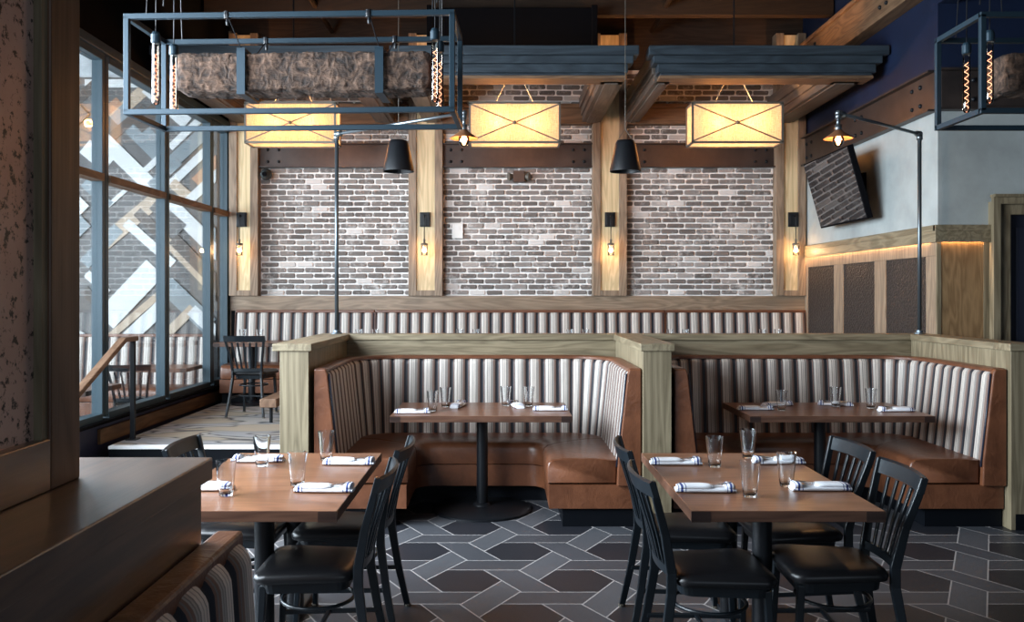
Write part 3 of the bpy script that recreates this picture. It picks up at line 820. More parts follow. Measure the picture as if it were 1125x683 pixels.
hw = half_wall('half_wall', 'grey oak half wall at the right end of the right booth', [(3.455, 3.62, 5.79, 7.21, 'oak_z'), (3.47, 5.2, 5.80, 5.97, 'oak_z')],
               [(3.44, 3.66, 5.98, 7.196, 'oak_y'), (3.44, 5.2, 5.776, 5.98, 'oak_x')])
MB().box(0.03, 1.7, -.006, .0, 0, .11).build('toe_kick', 'kick', hw, loc=(0, .004, 0))

# ------------------------------------------------------------------ booths
def upath(x0, x1, yf, yb, r):
    """rounded horseshoe: returns (length, f(s) -> point, inward normal)"""
    a = yb - r - yf; q = PI * r / 2; c = (x1 - x0) - 2 * r; L = 2 * a + 2 * q + c
    def f(s):
        if s <= a: return Vector((x0, yf + s, 0)), Vector((1, 0, 0))
        s -= a
        if s <= q:
            t = s / r; return Vector((x0 + r - r * math.cos(t), yb - r + r * math.sin(t), 0)), Vector((math.cos(t), -math.sin(t), 0))
        s -= q
        if s <= c: return Vector((x0 + r + s, yb, 0)), Vector((0, -1, 0))
        s -= c
        if s <= q:
            t = s / r; return Vector((x1 - r + r * math.sin(t), yb - r + r * math.cos(t), 0)), Vector((-math.sin(t), -math.cos(t), 0))
        s -= q
        return Vector((x1, yb - r - s, 0)), Vector((-1, 0, 0))
    return L, f, [0, a, a + q, a + q + c, a + 2 * q + c, L]
def channel_back(name, root, L, f, z0, z1, bot, top, period, inward=1, ends=True, depth=.02):
    """channelled upholstery: UV.x counts channels"""
    b = bmesh.new(); uvl = b.loops.layers.uv.new('UVMap')
    nch = max(1, round(L / period)); per = L / nch; sub = 10; N = nch * sub
    prof = []
    K = 9
    for k in range(K):
        t = k / (K - 1); prof.append((bot + (top - bot) * t, z0 + (z1 - .07 - z0) * t))
    for k in range(1, 7):
        a = k / 6 * PI / 2; prof.append((top * (.35 + .65 * math.cos(a)) , z1 - .07 + .055 * math.sin(a)))
    prof.append((.004, z1 - .015))
    rows = []
    for i in range(N + 1):
        p, n = f(L * i / N); fr = (i % sub) / sub
        bmp = depth * (1 - abs(2 * fr - 1) ** 3.2)
        row = []
        for j, (o_, z) in enumerate(prof):
            k = 1.0 if j < len(prof) - 1 else 0
            q = p + n * (o_ + (bmp - depth) * k); row.append(b.verts.new((q.x, q.y, z + (bmp * .3 if K <= j < len(prof) - 1 else 0))))
        rows.append(row)
    for i in range(N):
        for j in range(len(prof) - 1):
            fc = b.faces.new((rows[i][j], rows[i + 1][j], rows[i + 1][j + 1], rows[i][j + 1])); fc.smooth = True
            us = (i / sub, (i + 1) / sub, (i + 1) / sub, i / sub); vs = (j, j, j + 1, j + 1)
            for l, u_, v_ in zip(fc.loops, us, vs): l[uvl].uv = (u_, v_ / 16)
    bmesh.ops.recalc_face_normals(b, faces=b.faces)
    me = bpy.data.meshes.new(name); b.to_mesh(me); b.free(); me.materials.append(M['fabric'])
    for p in me.polygons: p.use_smooth = True
    o = bpy.data.objects.new(name, me); o.parent = root; C.objects.link(o); return o
def loft(root, name, inn, out, prof, mat, smooth=True, endround=0.0, bevel=0):
    """inn/out: matched plan points; prof: (distance from the inner edge or None=fraction, z)"""
    rings = []; n = len(inn)
    for i, (a, c) in enumerate(zip(inn, out)):
        d = (c - a); Ld = d.length; d = d / Ld; ring = []
        for (t, z) in prof:
            x = Ld * t if t <= 1 else Ld
            ring.append(a + d * x + Vector((0, 0, z)))
        rings.append(ring)
    if endround:
        def shrink(ring, k, off):
            c = sum(ring, Vector()) / len(ring)
            return [Vector((c.x + (p.x - c.x) * k, c.y + (p.y - c.y) * k, c.z + (p.z - c.z) * k)) + off for p in ring]
        t0 = (inn[0] - inn[1]).normalized(); t1 = (inn[-1] - inn[-2]).normalized()
        r0, r1 = rings[0], rings[-1]
        rings[0] = [p - t0 * endround for p in r0]; rings[-1] = [p - t1 * endround for p in r1]
        rings = [shrink(r0, .94, t0 * 0)] + [[p - t0 * endround * .3 for p in shrink(r0, .985, Vector())]] + rings + [[p - t1 * endround * .3 for p in shrink(r1, .985, Vector())]] + [shrink(r1, .94, t1 * 0)]
    m = MB(); m.ring_mesh(rings, True, True)
    o = m.build(name, mat, root, smooth=smooth, bevel=bevel)
    return auto_smooth(o, .9)
def matched(x0, x1, yf, yb, r, n=(8, 8, 14, 8, 8)):
    L, f, br = upath(x0, x1, yf, yb, r); pts = []; idx = [0]
    for k in range(5):
        for i in range(n[k]): pts.append(f(br[k] + (br[k + 1] - br[k]) * i / n[k])[0])
        idx.append(len(pts))
    pts.append(f(br[5])[0]); return pts, idx
CUSH = [(0.01, .30), (0, .33), (0, .41), (.02, .445), (.07, .463), (.3, .474), (.7, .474), (1, .462), (1, .30)]
def booth(x0, x1, yf, yb, label):
    root = empty('horseshoe_booth', ((x0 + x1) / 2, yf, 0)); tag(root, label, 'booth', 'horseshoe booths')
    cx = (x0 + x1) / 2; a, b_ = x0 - cx, x1 - cx; D = yb - yf
    L, f, br = upath(a, b_, .0, D, .42)
    channel_back('backrest', root, L, f, .42, 1.09, .165, .10, .128, depth=.016)
    # piping and leather top
    m = MB(); N = 90; rings = []
    for i in range(N + 1):
        p, n = f(L * i / N)
        rings.append([p + n * .002 + Vector((0, 0, 1.055)), p + n * .085 + Vector((0, 0, 1.070)), p + n * .085 + Vector((0, 0, 1.088)), p + n * .072 + Vector((0, 0, 1.096)), p + n * .002 + Vector((0, 0, 1.096))])
    m.ring_mesh(rings); auto_smooth(m.build('top_piping', 'leather', root, smooth=True))
    # leather end panels
    for s, q in ((1, a), (-1, b_)):
        poly = [(q, .29), (q + s * .165, .29), (q + s * .158, .47), (q + s * .092, 1.06), (q + s * .08, 1.092), (q, 1.092)]
        MB().prism(poly, 'y', -.035, .012).build('end_panel', 'leather', root, bevel=.008)
        m = MB(); m.tube([(q + s * .166, -.012, .42), (q + s * .099, -.012, 1.06)], .007, 8); m.build('end_piping', plain('navy_piping', (.01, .015, .03), .4), root, smooth=True)
    inset = .155; sd = .49
    out, idx = matched(a + inset, b_ - inset, 0.01, D - inset, .27)
    inn, _ = matched(a + inset + sd, b_ - inset - sd, 0.01, D - inset - sd, .13)
    for (i0, i1) in ((0, idx[1]), (idx[1], idx[4]), (idx[4], len(out) - 1)):
        loft(root, 'seat_cushion', inn[i0:i1 + 1], out[i0:i1 + 1], CUSH, 'leather', endround=.03)
    o2, _ = matched(a + .002, b_ - .002, .0, D - .002, .40); i2, _ = matched(a + inset + sd - .015, b_ - inset - sd + .015, .0, D - inset - sd + .015, .14)
    loft(root, 'seat_base', i2, o2, [(0, .13), (0, .292), (1, .292), (1, .13)], 'leather', smooth=False)
    i3, _ = matched(a + inset + sd - .11, b_ - inset - sd + .11, .0, D - inset - sd + .10, .14); i3 = [Vector((p.x, max(p.y, .025), 0)) for p in i3]
    o3 = [Vector((p.x, max(p.y, .025), 0)) for p in o2]
    loft(root, 'toe_kick', i3, o3, [(0, 0), (0, .13), (1, .13), (1, 0)], 'kick', smooth=False)
    return root
booth(-1.298, .945, 5.86, 7.195, 'brown leather horseshoe booth with striped back, middle of the room')
booth(1.172, 3.448, 5.86, 7.195, 'brown leather horseshoe booth with striped back, at the right')

def banquette(x0, x1, z, y_wall, H, label, grp, cuts=True, d=.62, rz=0, loc=None):
    """straight run, back to the wall at +y"""
    root = empty('banquette', loc or ((x0 + x1) / 2, y_wall, z), rz); tag(root, label, 'banquette', grp)
    h = (x1 - x0) / 2; L = 2 * h - .01
    f = lambda s: (Vector((-h + .005 + s, 0, 0)), Vector((0, -1, 0)))
    channel_back('backrest', root, L, f, .42, H, .16, .09, .145, depth=.018)
    MB().box(-h + .003, h - .003, -.085, -.002, H - .035, H).build('top_piping', 'leather', root, bevel=.006)
    inn = [Vector((-h + .01 + (2 * h - .02) * i / 10, -d, 0)) for i in range(11)]; out = [Vector((p.x, -.12, 0)) for p in inn]
    loft(root, 'seat_cushion', inn, out, CUSH, 'leather', endround=.03)
    MB().box(-h + .003, h - .003, -d, -.002, .13, .292).build('seat_base', 'leather', root, bevel=.004)
    MB().box(-h + .003, h - .003, -d + .09, -.002, 0, .13).build('toe_kick', 'kick', root)
    for x in (-h, h):
        s = 1 if x < 0 else -1
        MB().prism([(-.002, .292), (-.16, .292), (-.09, H - .03), (-.002, H - .03)], 'x', x + s * .001, x + s * .006).build('end_panel', 'leather', root)
    return root
gb = 'striped banquettes along the back wall'
banquette(-3.42, -1.64, PZ, BY - .06, 1.12, 'striped banquette along the back wall, left section behind the single chair', gb, d=.70)
banquette(-1.635, 2.06, PZ, BY - .06, 1.12, 'striped banquette along the back wall, long middle section', gb, d=.70)
banquette(2.065, 3.86, PZ, BY - .06, 1.12, 'striped banquette along the back wall, right section', gb, d=.70)
banquette(-8.5, WX - .20, 0.0, BY - .01, 1.10, 'striped banquette under the plank mural beyond the glass wall', None, d=.62)

# ------------------------------------------------------------------ tables
def table(name, cx, cy, w, d, z, label, bases, group=None, disc=.37, grain='walnut_x'):
    root = empty(name, (cx, cy, z)); tag(root, label, 'table', group)
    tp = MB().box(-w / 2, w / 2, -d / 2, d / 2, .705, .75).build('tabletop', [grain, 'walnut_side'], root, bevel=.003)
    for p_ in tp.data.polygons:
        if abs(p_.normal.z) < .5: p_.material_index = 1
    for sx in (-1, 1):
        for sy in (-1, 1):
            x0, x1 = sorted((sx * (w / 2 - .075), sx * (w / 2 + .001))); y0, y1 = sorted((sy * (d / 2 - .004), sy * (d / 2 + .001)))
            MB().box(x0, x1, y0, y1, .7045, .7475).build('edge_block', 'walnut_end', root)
    for (bx, by) in bases:
        m = MB(); m.tube([(bx, by, .02), (bx, by, .70)], .042, 20); auto_smooth(m.build('post', 'iron', root, smooth=True))
        MB().box(bx - .15, bx + .15, by - .12, by + .12, .693, .705).build('mounting_plate', 'iron', root)
        if disc:
            auto_smooth(MB().lathe([(disc, 0), (disc, .014), (disc - .015, .022), (.07, .034), (.06, .05), (.045, .055)], 48, (bx, by, 0)).build('base', 'iron', root, smooth=True), .8)
        else:
            MB().box(bx - .035, bx + .035, by - .26, by + .26, 0, .03).build('base', 'iron', root, bevel=.006)
    return root
table('dining_table', -1.038, 3.968, .764, 1.229, 0, 'walnut dining table at the front left with four place settings', [(0, -.27), (0, .28)], 'front dining tables', 0)
table('dining_table', 1.124, 3.968, .764, 1.229, 0, 'walnut dining table at the front right with four place settings', [(0, -.27), (0, .28)], 'front dining tables', 0)
table('booth_table', -.158, 6.36, 1.283, .76, 0, 'walnut table inside the middle booth on a round black base', [(0, 0)], 'booth tables')
table('booth_table', 2.385, 6.36, 1.30, .76, 0, 'walnut table inside the right booth on a round black base', [(-.02, 0)], 'booth tables')
rear = [(-3.03, 'the single chair, left end'), (-1.64, 'the left pipe lamp'), (-.43, 'the middle booth wall, left half'), (.89, 'the middle booth wall, right half'), (2.09, 'the right booth wall, left half'), (3.20, 'the right end of the back wall')]
for x, l in rear:
    table('banquette_table', x, 10.25, .72, .62, PZ, 'small walnut rear table by ' + l, [(0, 0)], 'tables along the rear banquette', .24)
table('banquette_table', -4.05, 10.15, .76, .6, 0, 'walnut table beyond the glass wall in front of the mural banquette', [(0, 0)], None, .24)
table('dining_table', -4.06, 7.85, .76, .7, 0, 'walnut table beyond the glass wall beside the handrail', [(0, 0)], None, .26)

# ------------------------------------------------------------------ chairs
def make_chair(label):
    """faces +x, origin on the floor under the seat centre"""
    root = empty('dining_chair'); tag(root, label, 'chair')
    for s in (-1, 1):
        pts = [(-.29, s * .205, 0), (-.245, s * .178, .22), (-.215, s * .158, .42), (-.215, s * .158, .50), (-.245, s * .178, .66), (-.285, s * .205, .80), (-.305, s * .214, .875)]
        m = MB(); m.bar(pts, [.022] * 7, [.030, .036, .040, .040, .034, .030, .028], (0, 1, 0)); m.build('rear_post', 'chair_black', root, bevel=.004)
        m = MB(); m.bar([(.185, s * .185, 0), (.165, s * .168, .43)], [.024, .030], [.024, .030], (0, 1, 0)); m.build('leg', 'chair_black', root, bevel=.004)
        MB().lathe([(.017, 0), (.018, .012), (.012, .014)], 10, (.186, s * .186, 0)).lathe([(.017, 0), (.018, .012), (.012, .014)], 10, (-.29, s * .205, 0)).build('foot_glide', 'pewter', root)
        m = MB(); m.bar([(.175, s * .172, .20), (-.245, s * .172, .21)], .014, .020, (0, 1, 0)); m.build('stretcher', 'chair_black', root, bevel=.003)
    m = MB(); m.bar([(-.03, -.172, .205), (-.03, .172, .205)], .018, .016, (1, 0, 0)); m.build('stretcher', 'chair_black', root, bevel=.003)
    # crest rail, curved backwards
    m = MB(); rings = []
    for i in range(13):
        t = i / 12 * 2 - 1; bow = .035 * (1 - t * t); y = t * .225
        for_z = [(.812, -.289), (.874, -.306)]
        (za, xa), (zb, xb) = for_z; th = .011
        rings.append([(xa - bow - th, y, za), (xa - bow + th, y, za), (xb - bow + th, y, zb - .004), (xb - bow, y, zb + .004), (xb - bow - th, y, zb - .004)])
    m.ring_mesh(rings); auto_smooth(m.build('crest_rail', 'chair_black', root, smooth=True))
    m = MB(); rings = []
    for i in range(9):
        t = i / 8 * 2 - 1; bow = .018 * (1 - t * t); y = t * .157
        rings.append([(-.217 - bow - .009, y, .487), (-.217 - bow + .009, y, .487), (-.219 - bow + .009, y, .522), (-.219 - bow - .009, y, .522)])
    m.ring_mesh(rings); auto_smooth(m.build('lower_rail', 'chair_black', root, smooth=True))
    for k in range(5):
        t = (k - 2) / 2; yt, yb = t * .135, t * .098; bt, bb = .035 * (1 - (yt / .225) ** 2), .018 * (1 - (yb / .157) ** 2)
        m = MB(); m.bar([(-.219 - bb, yb, .515), (-.245 - bb * .6 - bt * .4, yb * .6 + yt * .4, .64), (-.287 - bt, yt, .805)], .020, .010, (0, 1, 0))
        m.build('slat', 'chair_black', root, bevel=.002)
    # seat: rounded trapezoid
    def outline(k, dz, inset):
        pts = []
        W1, W0, X0, X1, r = .215 - inset, .185 - inset, -.195 + inset, .205 - inset, .06
        for cxs, cys, a0 in ((X1 - r, W1 - r, 0), (X0 + r, W0 - r, PI / 2), (X0 + r, -W0 + r, PI), (X1 - r, -W1 + r, 3 * PI / 2)):
            for i in range(6):
                a = a0 + i / 5 * PI / 2; pts.append((cxs + r * math.cos(a), cys + r * math.sin(a), dz))
        return pts
    m = MB(); m.ring_mesh([outline(0, .445, .012), outline(0, .450, .0), outline(0, .470, -.004), outline(0, .485, .006), outline(0, .494, .035), outline(0, .498, .10)])
    auto_smooth(m.build('seat', 'vinyl', root, smooth=True), 1.0)
    m = MB(); m.ring_mesh([outline(0, .405, .025), outline(0, .445, .020)]); m.build('seat_frame', 'chair_black', root)
    m = MB(); N = 28
    m.tube([(.150 * math.cos(2 * PI * i / N) - .02, .150 * math.sin(2 * PI * i / N), .33) for i in range(N + 1)], .008, 8, cap=False)
    m.build('hoop_brace', 'chair_black', root, smooth=True)
    return root
chair0 = make_chair('black slat-back chair')
def place_chair(x, y, rz, label, group, z=0, first=[True]):
    o = chair0 if first[0] else copy_tree(chair0); first[0] = False
    o.location = (x, y, z); o.rotation_euler = (0, 0, rz); o['label'] = label
    if group: o['group'] = group
    elif 'group' in o: del o['group']
g = 'black slat-back chairs at the front tables'
place_chair(.875, 3.535, math.radians(2), 'black slat-back chair at the front right table, left side, nearest the camera', g)
place_chair(.895, 4.17, math.radians(-1), 'black slat-back chair at the front right table, left side, beside the booth', g)
place_chair(1.372, 3.60, PI + math.radians(-2), 'black slat-back chair at the front right table, right side, nearest the camera', g)
place_chair(1.40, 4.15, PI + math.radians(3), 'black slat-back chair at the front right table, right side, beside the right booth', g)
place_chair(-.80, 3.59, PI, 'black slat-back chair at the front left table, right side, nearest the camera', g)
place_chair(-.79, 4.19, PI + math.radians(-2), 'black slat-back chair at the front left table, right side, beside the middle booth', g)
place_chair(-1.28, 4.20, 0, 'black slat-back chair at the front left table, left side, its crest showing above the counter', g)
place_chair(-2.735, 9.35, PI / 2 + math.radians(-4), 'black slat-back chair on the raised platform by the glass wall', None, PZ)
place_chair(-3.93, 9.12, PI / 2 + math.radians(8), 'black slat-back chair beyond the glass wall under the mural', None)

# ------------------------------------------------------------------ handrail and low rail
root = empty('handrail', (-3.36, 7.72, PZ)); tag(root, 'wooden handrail on a black post at the platform steps', 'handrail')
MB().box(-.02, .02, -.02, .02, 0, .90).box(-.05, .05, -.05, .05, 0, .008).build('post', 'iron', root, bevel=.003)
m = MB(); m.bar([(0, .05, .915), (0, -.20, .915), (0, -1.0, .54), (0, -1.8, .16)], .065, .045, (1, 0, 0)); m.build('rail', 'railwood', root, bevel=.006)
MB().box(-.02, .02, -1.72, -1.68, -PZ, .21).build('post', 'iron', root, bevel=.003)
root = empty('low_rail', (-2.385, 8.62, PZ)); tag(root, 'low pale wooden rail end on a short black post, beside the oak half wall', 'low rail')
MB().box(-.085, .085, 0, .9, .17, .255).build('rail', 'railwood', root, bevel=.006)
MB().tube([(0, .12, 0), (0, .12, .17)], .018, 12).tube([(0, .75, 0), (0, .75, .17)], .018, 12).build('post', 'iron', root)

# ------------------------------------------------------------------ glasses and napkins
def make_glass():
    h, rb, rt = .150, .029, .0435
    m = MB()
    out = [(.001, 0), (rb - .003, 0), (rb, .003)] + [(rb + (rt - rb) * t, .003 + (h - .003) * t) for t in (.25, .5, .75, 1)]
    inn = [(rt - .0022, h)] + [(rb + (rt - rb) * t - .0026, .003 + (h - .003) * t) for t in (.75, .5, .25, .1)] + [(rb - .008, .012), (.001, .011)]
    m.lathe(out + inn, 28, cap=False)
    o = m.build('pint_glass', 'glass', smooth=True); return auto_smooth(o, 1.0)
g0 = make_glass(); first_g = [True]
def put_glass(x, y, z, label, group, s=1.0):
    o = g0 if first_g[0] else g0.copy()
    if not first_g[0]: C.objects.link(o)
    first_g[0] = False
    o.location = (x, y, z); o.rotation_euler = (0, 0, random.random() * 6); tag(o, label, 'glass', group)
GL = [  # front right table, front left table, booths
    (1.045, 4.21, .75, 'empty pint glass on the front right table, rear left, beside the rear left napkin', 'glasses on the front right table'),
    (1.277, 4.44, .75, 'empty pint glass on the front right table, rearmost, directly behind another glass', 'glasses on the front right table'),
    (1.04, 3.588, .75, 'empty pint glass on the front right table, nearest the camera', 'glasses on the front right table'),
    (1.259, 3.785, .75, 'empty pint glass on the front right table, beside the front right napkin', 'glasses on the front right table'),
    (-1.177, 3.61, .75, 'empty pint glass on the front left table, next to the foreground counter', 'glasses on the front left table'),
    (-1.2, 4.23, .75, 'empty pint glass on the front left table, rear left', 'glasses on the front left table'),
    (-0.917, 3.79, .75, 'empty pint glass on the front left table, left of the front right napkin', 'glasses on the front left table'),
    (-0.911, 4.38, .75, 'empty pint glass on the front left table, rear right', 'glasses on the front left table'),
    (-0.518, 6.225, .75, 'empty pint glass on the middle booth table, beside the leftmost napkin', 'glasses on the middle booth table'),
    (-.44, 6.46, .75, 'empty pint glass on the middle booth table, left, nearer the backrest', 'glasses on the middle booth table'),
    (.018, 6.53, .75, 'empty pint glass on the middle booth table, just right of centre', 'glasses on the middle booth table'),
    (.195, 6.51, .75, 'empty pint glass on the middle booth table, beside the rightmost napkin', 'glasses on the middle booth table'),
    (2.047, 6.26, .75, 'empty pint glass on the right booth table, at its left', 'glasses on the right booth table'),
    (2.53, 6.48, .75, 'empty pint glass on the right booth table, at its middle', 'glasses on the right booth table'),
    (2.755, 6.38, .75, 'empty pint glass on the right booth table, at its right', 'glasses on the right booth table')]
for a in GL: put_glass(*a)
for (x, l) in rear:
    for k, dx in enumerate((-.09, .10)):
        put_glass(x + dx, 10.20 + .03 * k, PZ + .75, '%s glass on the rear table by %s' % (('left', 'right')[k], l), 'glasses along the rear banquette')

def make_napkin():
    root = empty('napkin_roll'); tag(root, 'n', 'napkin')
    def pillow(m, x0, x1, w, z0, z1, cy=0):
        rings = []
        for i in range(9):
            t = i / 8; x = x0 + (x1 - x0) * t; e = 1 - abs(2 * t - 1) ** 6 * .25
            ring = []
            for k in range(14):
                a = 2 * PI * k / 14; c, s_ = math.cos(a), math.sin(a)
                ring.append((x, cy + w / 2 * e * math.copysign(abs(c) ** .6, c), (z0 + z1) / 2 + (z1 - z0) / 2 * e * math.copysign(abs(s_) ** .7, s_) - (1 - e) * (z1 - z0) / 2))
            rings.append(ring)
        m.ring_mesh(rings)
    m = MB(); pillow(m, -.128, .128, .085, 0, .020); pillow(m, -.122, .03, .076, .012, .032, -.002); pillow(m, .085, .124, .074, .010, .037, .004)
    auto_smooth(m.build('cloth', 'napkin', root, smooth=True), 1.2)
    m = MB(); m.bar([(-.02, .006, .024), (.05, .004, .027), (.115, .002, .040)], .011, .003, (0, 1, 0)); m.bar([(-.02, -.012, .024), (.10, -.012, .036)], .008, .003, (0, 1, 0))
    m.build('cutlery', 'chrome', root, bevel=.001)
    return root
n0 = make_napkin(); first_n = [True]
def put_napkin(x, y, rz, label, group):
    o = n0 if first_n[0] else copy_tree(n0); first_n[0] = False
    o.location = (x, y, .7505); o.rotation_euler = (0, 0, math.radians(rz)); tag(o, label, 'napkin', group)
NP = [(0.867, 4.28, -2, 'white blue-striped napkin roll on the front right table, rear left', 'r'),
      (0.875, 3.69, -2, 'white blue-striped napkin roll on the front right table, front left', 'r'),
      (1.39, 4.3, 180, 'white blue-striped napkin roll on the front right table, rear right behind a glass', 'r'),
      (1.385, 3.72, 180, 'white blue-striped napkin roll on the front right table, front right', 'r'),
      (-0.775, 3.69, -2, 'white blue-striped napkin roll on the front left table, front right', 'l'),
      (-0.775, 4.28, -2, 'white blue-striped napkin roll on the front left table, rear right', 'l'),
      (-1.31, 3.72, 180, 'white blue-striped napkin roll on the front left table, next to the foreground counter', 'l'),
      (-1.25, 4.35, 180, 'white blue-striped napkin roll on the front left table, rear left behind a glass', 'l'),
      (-0.655, 6.13, 2, 'white blue-striped napkin roll on the middle booth table, leftmost', 'm'),
      (-.345, 6.50, 78, 'white napkin roll seen end-on on the middle booth table, left of the post', 'm'),
      (.105, 6.49, 100, 'white napkin roll seen end-on on the middle booth table, between two glasses', 'm'),
      (.345, 6.28, -1, 'white blue-striped napkin roll on the middle booth table, rightmost', 'm'),
      (1.868, 6.31, 0, 'white blue-striped napkin roll on the right booth table, leftmost', 'b'),
      (2.10, 6.53, 20, 'white napkin roll on the right booth table, behind the left glass', 'b'),
      (2.56, 6.56, 160, 'white napkin roll on the right booth table, behind the middle glass', 'b'),
      (2.875, 6.23, 182, 'white blue-striped napkin roll on the right booth table, rightmost', 'b')]
gn = {'r': 'napkins on the front right table', 'l': 'napkins on the front left table', 'm': 'napkins on the middle booth table', 'b': 'napkins on the right booth table'}
for a in NP: put_napkin(a[0], a[1], a[2], a[3], gn[a[4]])

# ------------------------------------------------------------------ pipe lamps on the half wall
def make_pipe_lamp(x, tx, label):
    root = empty('pipe_lamp', (x, 7.30, CH)); tag(root, label, 'pipe lamp', 'gooseneck pipe lamps over the booths')
    H = 2.98 - CH; dx = tx - x; dy = 6.48 - 7.30
    MB().lathe([(.05, 0), (.05, .008), (.03, .012), (.028, .03), (.02, .032)], 18).build('flange', 'darkpipe', root)
    m = MB(); m.tube([(0, 0, .01), (0, 0, H)], .0165, 12); m.build('post', 'darkpipe', root, smooth=True)
    m = MB(); m.tube([(0, 0, H - .05), (0, 0, H - .005)], .025, 12); m.sphere((0, 0, H), .027, 12); m.tube([(0, 0, H), (dx * .04, dy * .04, H)], .025, 12)
    m.build('elbow', 'galv', root, smooth=True)
    m = MB(); m.tube([(0, 0, H), (dx * .97, dy * .97, H + .005)], .0135, 12); m.build('arm', 'galv', root, smooth=True)
    m = MB(); m.sphere((dx, dy, H + .005), .024, 12); m.tube([(dx * .94, dy * .94, H + .005), (dx, dy, H + .005)], .023, 12)
    m.tube([(dx, dy, H), (dx, dy, H - .04)], .022, 12); m.tube([(dx, dy, H - .04), (dx, dy, H - .085)], .014, 12); m.tube([(dx, dy, H - .085), (dx, dy, H - .135)], .026, 12)
    m.build('socket', 'galv', root, smooth=True)
    auto_smooth(MB().lathe([(.026, H - .125), (.04, H - .14), (.105, H - .185), (.106, H - .19), (.038, H - .146), (.02, H - .14)], 28, (dx, dy, 0), cap=False).build('lamp_shade', 'rust', root, smooth=True), 1.0)
    bg_ = MB().sphere((dx, dy, H - .20), .042, 18, 1.25).build('bulb_glass', 'bulbglass', root, smooth=True)
    m = MB(); m.tube([(dx, dy, H - .17), (dx, dy, H - .235)], .009, 8)
    m.build('filament', 'amber', bg_)
    l = bpy.data.lights.new('pipe_lamp_light', 'POINT'); l.energy = 13; l.color = WARM; l.shadow_soft_size = .03
    lo = bpy.data.objects.new('pipe_lamp_light', l); lo.location = (dx, dy, H - .21); lo.parent = root; C.objects.link(lo)
make_pipe_lamp(-1.43, -.30, 'tall grey pipe lamp with copper shade rising left of the middle booth')
make_pipe_lamp(3.57, 2.55, 'tall grey pipe lamp with copper shade rising right of the right booth')

# cone pendants
def make_cone(x, y, zb, label):
    root = empty('cone_pendant', (x, y, zb)); tag(root, label, 'pendant lamp', 'matte black cone pendants')
    auto_smooth(MB().lathe([(.145, 0), (.143, .03), (.095, .26), (.08, .29), (.02, .30), (.02, .295), (.075, .283), (.09, .25), (.138, .03), (.14, 0)], 32, cap=False).build('lamp_shade', 'iron', root, smooth=True), 1.0)
    m = MB()
    for s in (-1, 1): m.tube([(s * .075, 0, .29), (0, 0, .40)], .003, 6)
    m.tube([(0, 0, .40), (0, 0, 5.24 - zb)], .003, 6); m.build('wire', 'pewter', root)
    MB().sphere((0, 0, .10), .04, 12).build('bulb', plain('frosted_bulb', (.6, .5, .4), .4), root, smooth=True)
make_cone(-.985, 8.0, 2.76, 'black cone pendant hanging left of the middle lantern, below the cage')
make_cone(1.146, 8.0, 2.76, 'black cone pendant hanging between the middle and right lanterns')

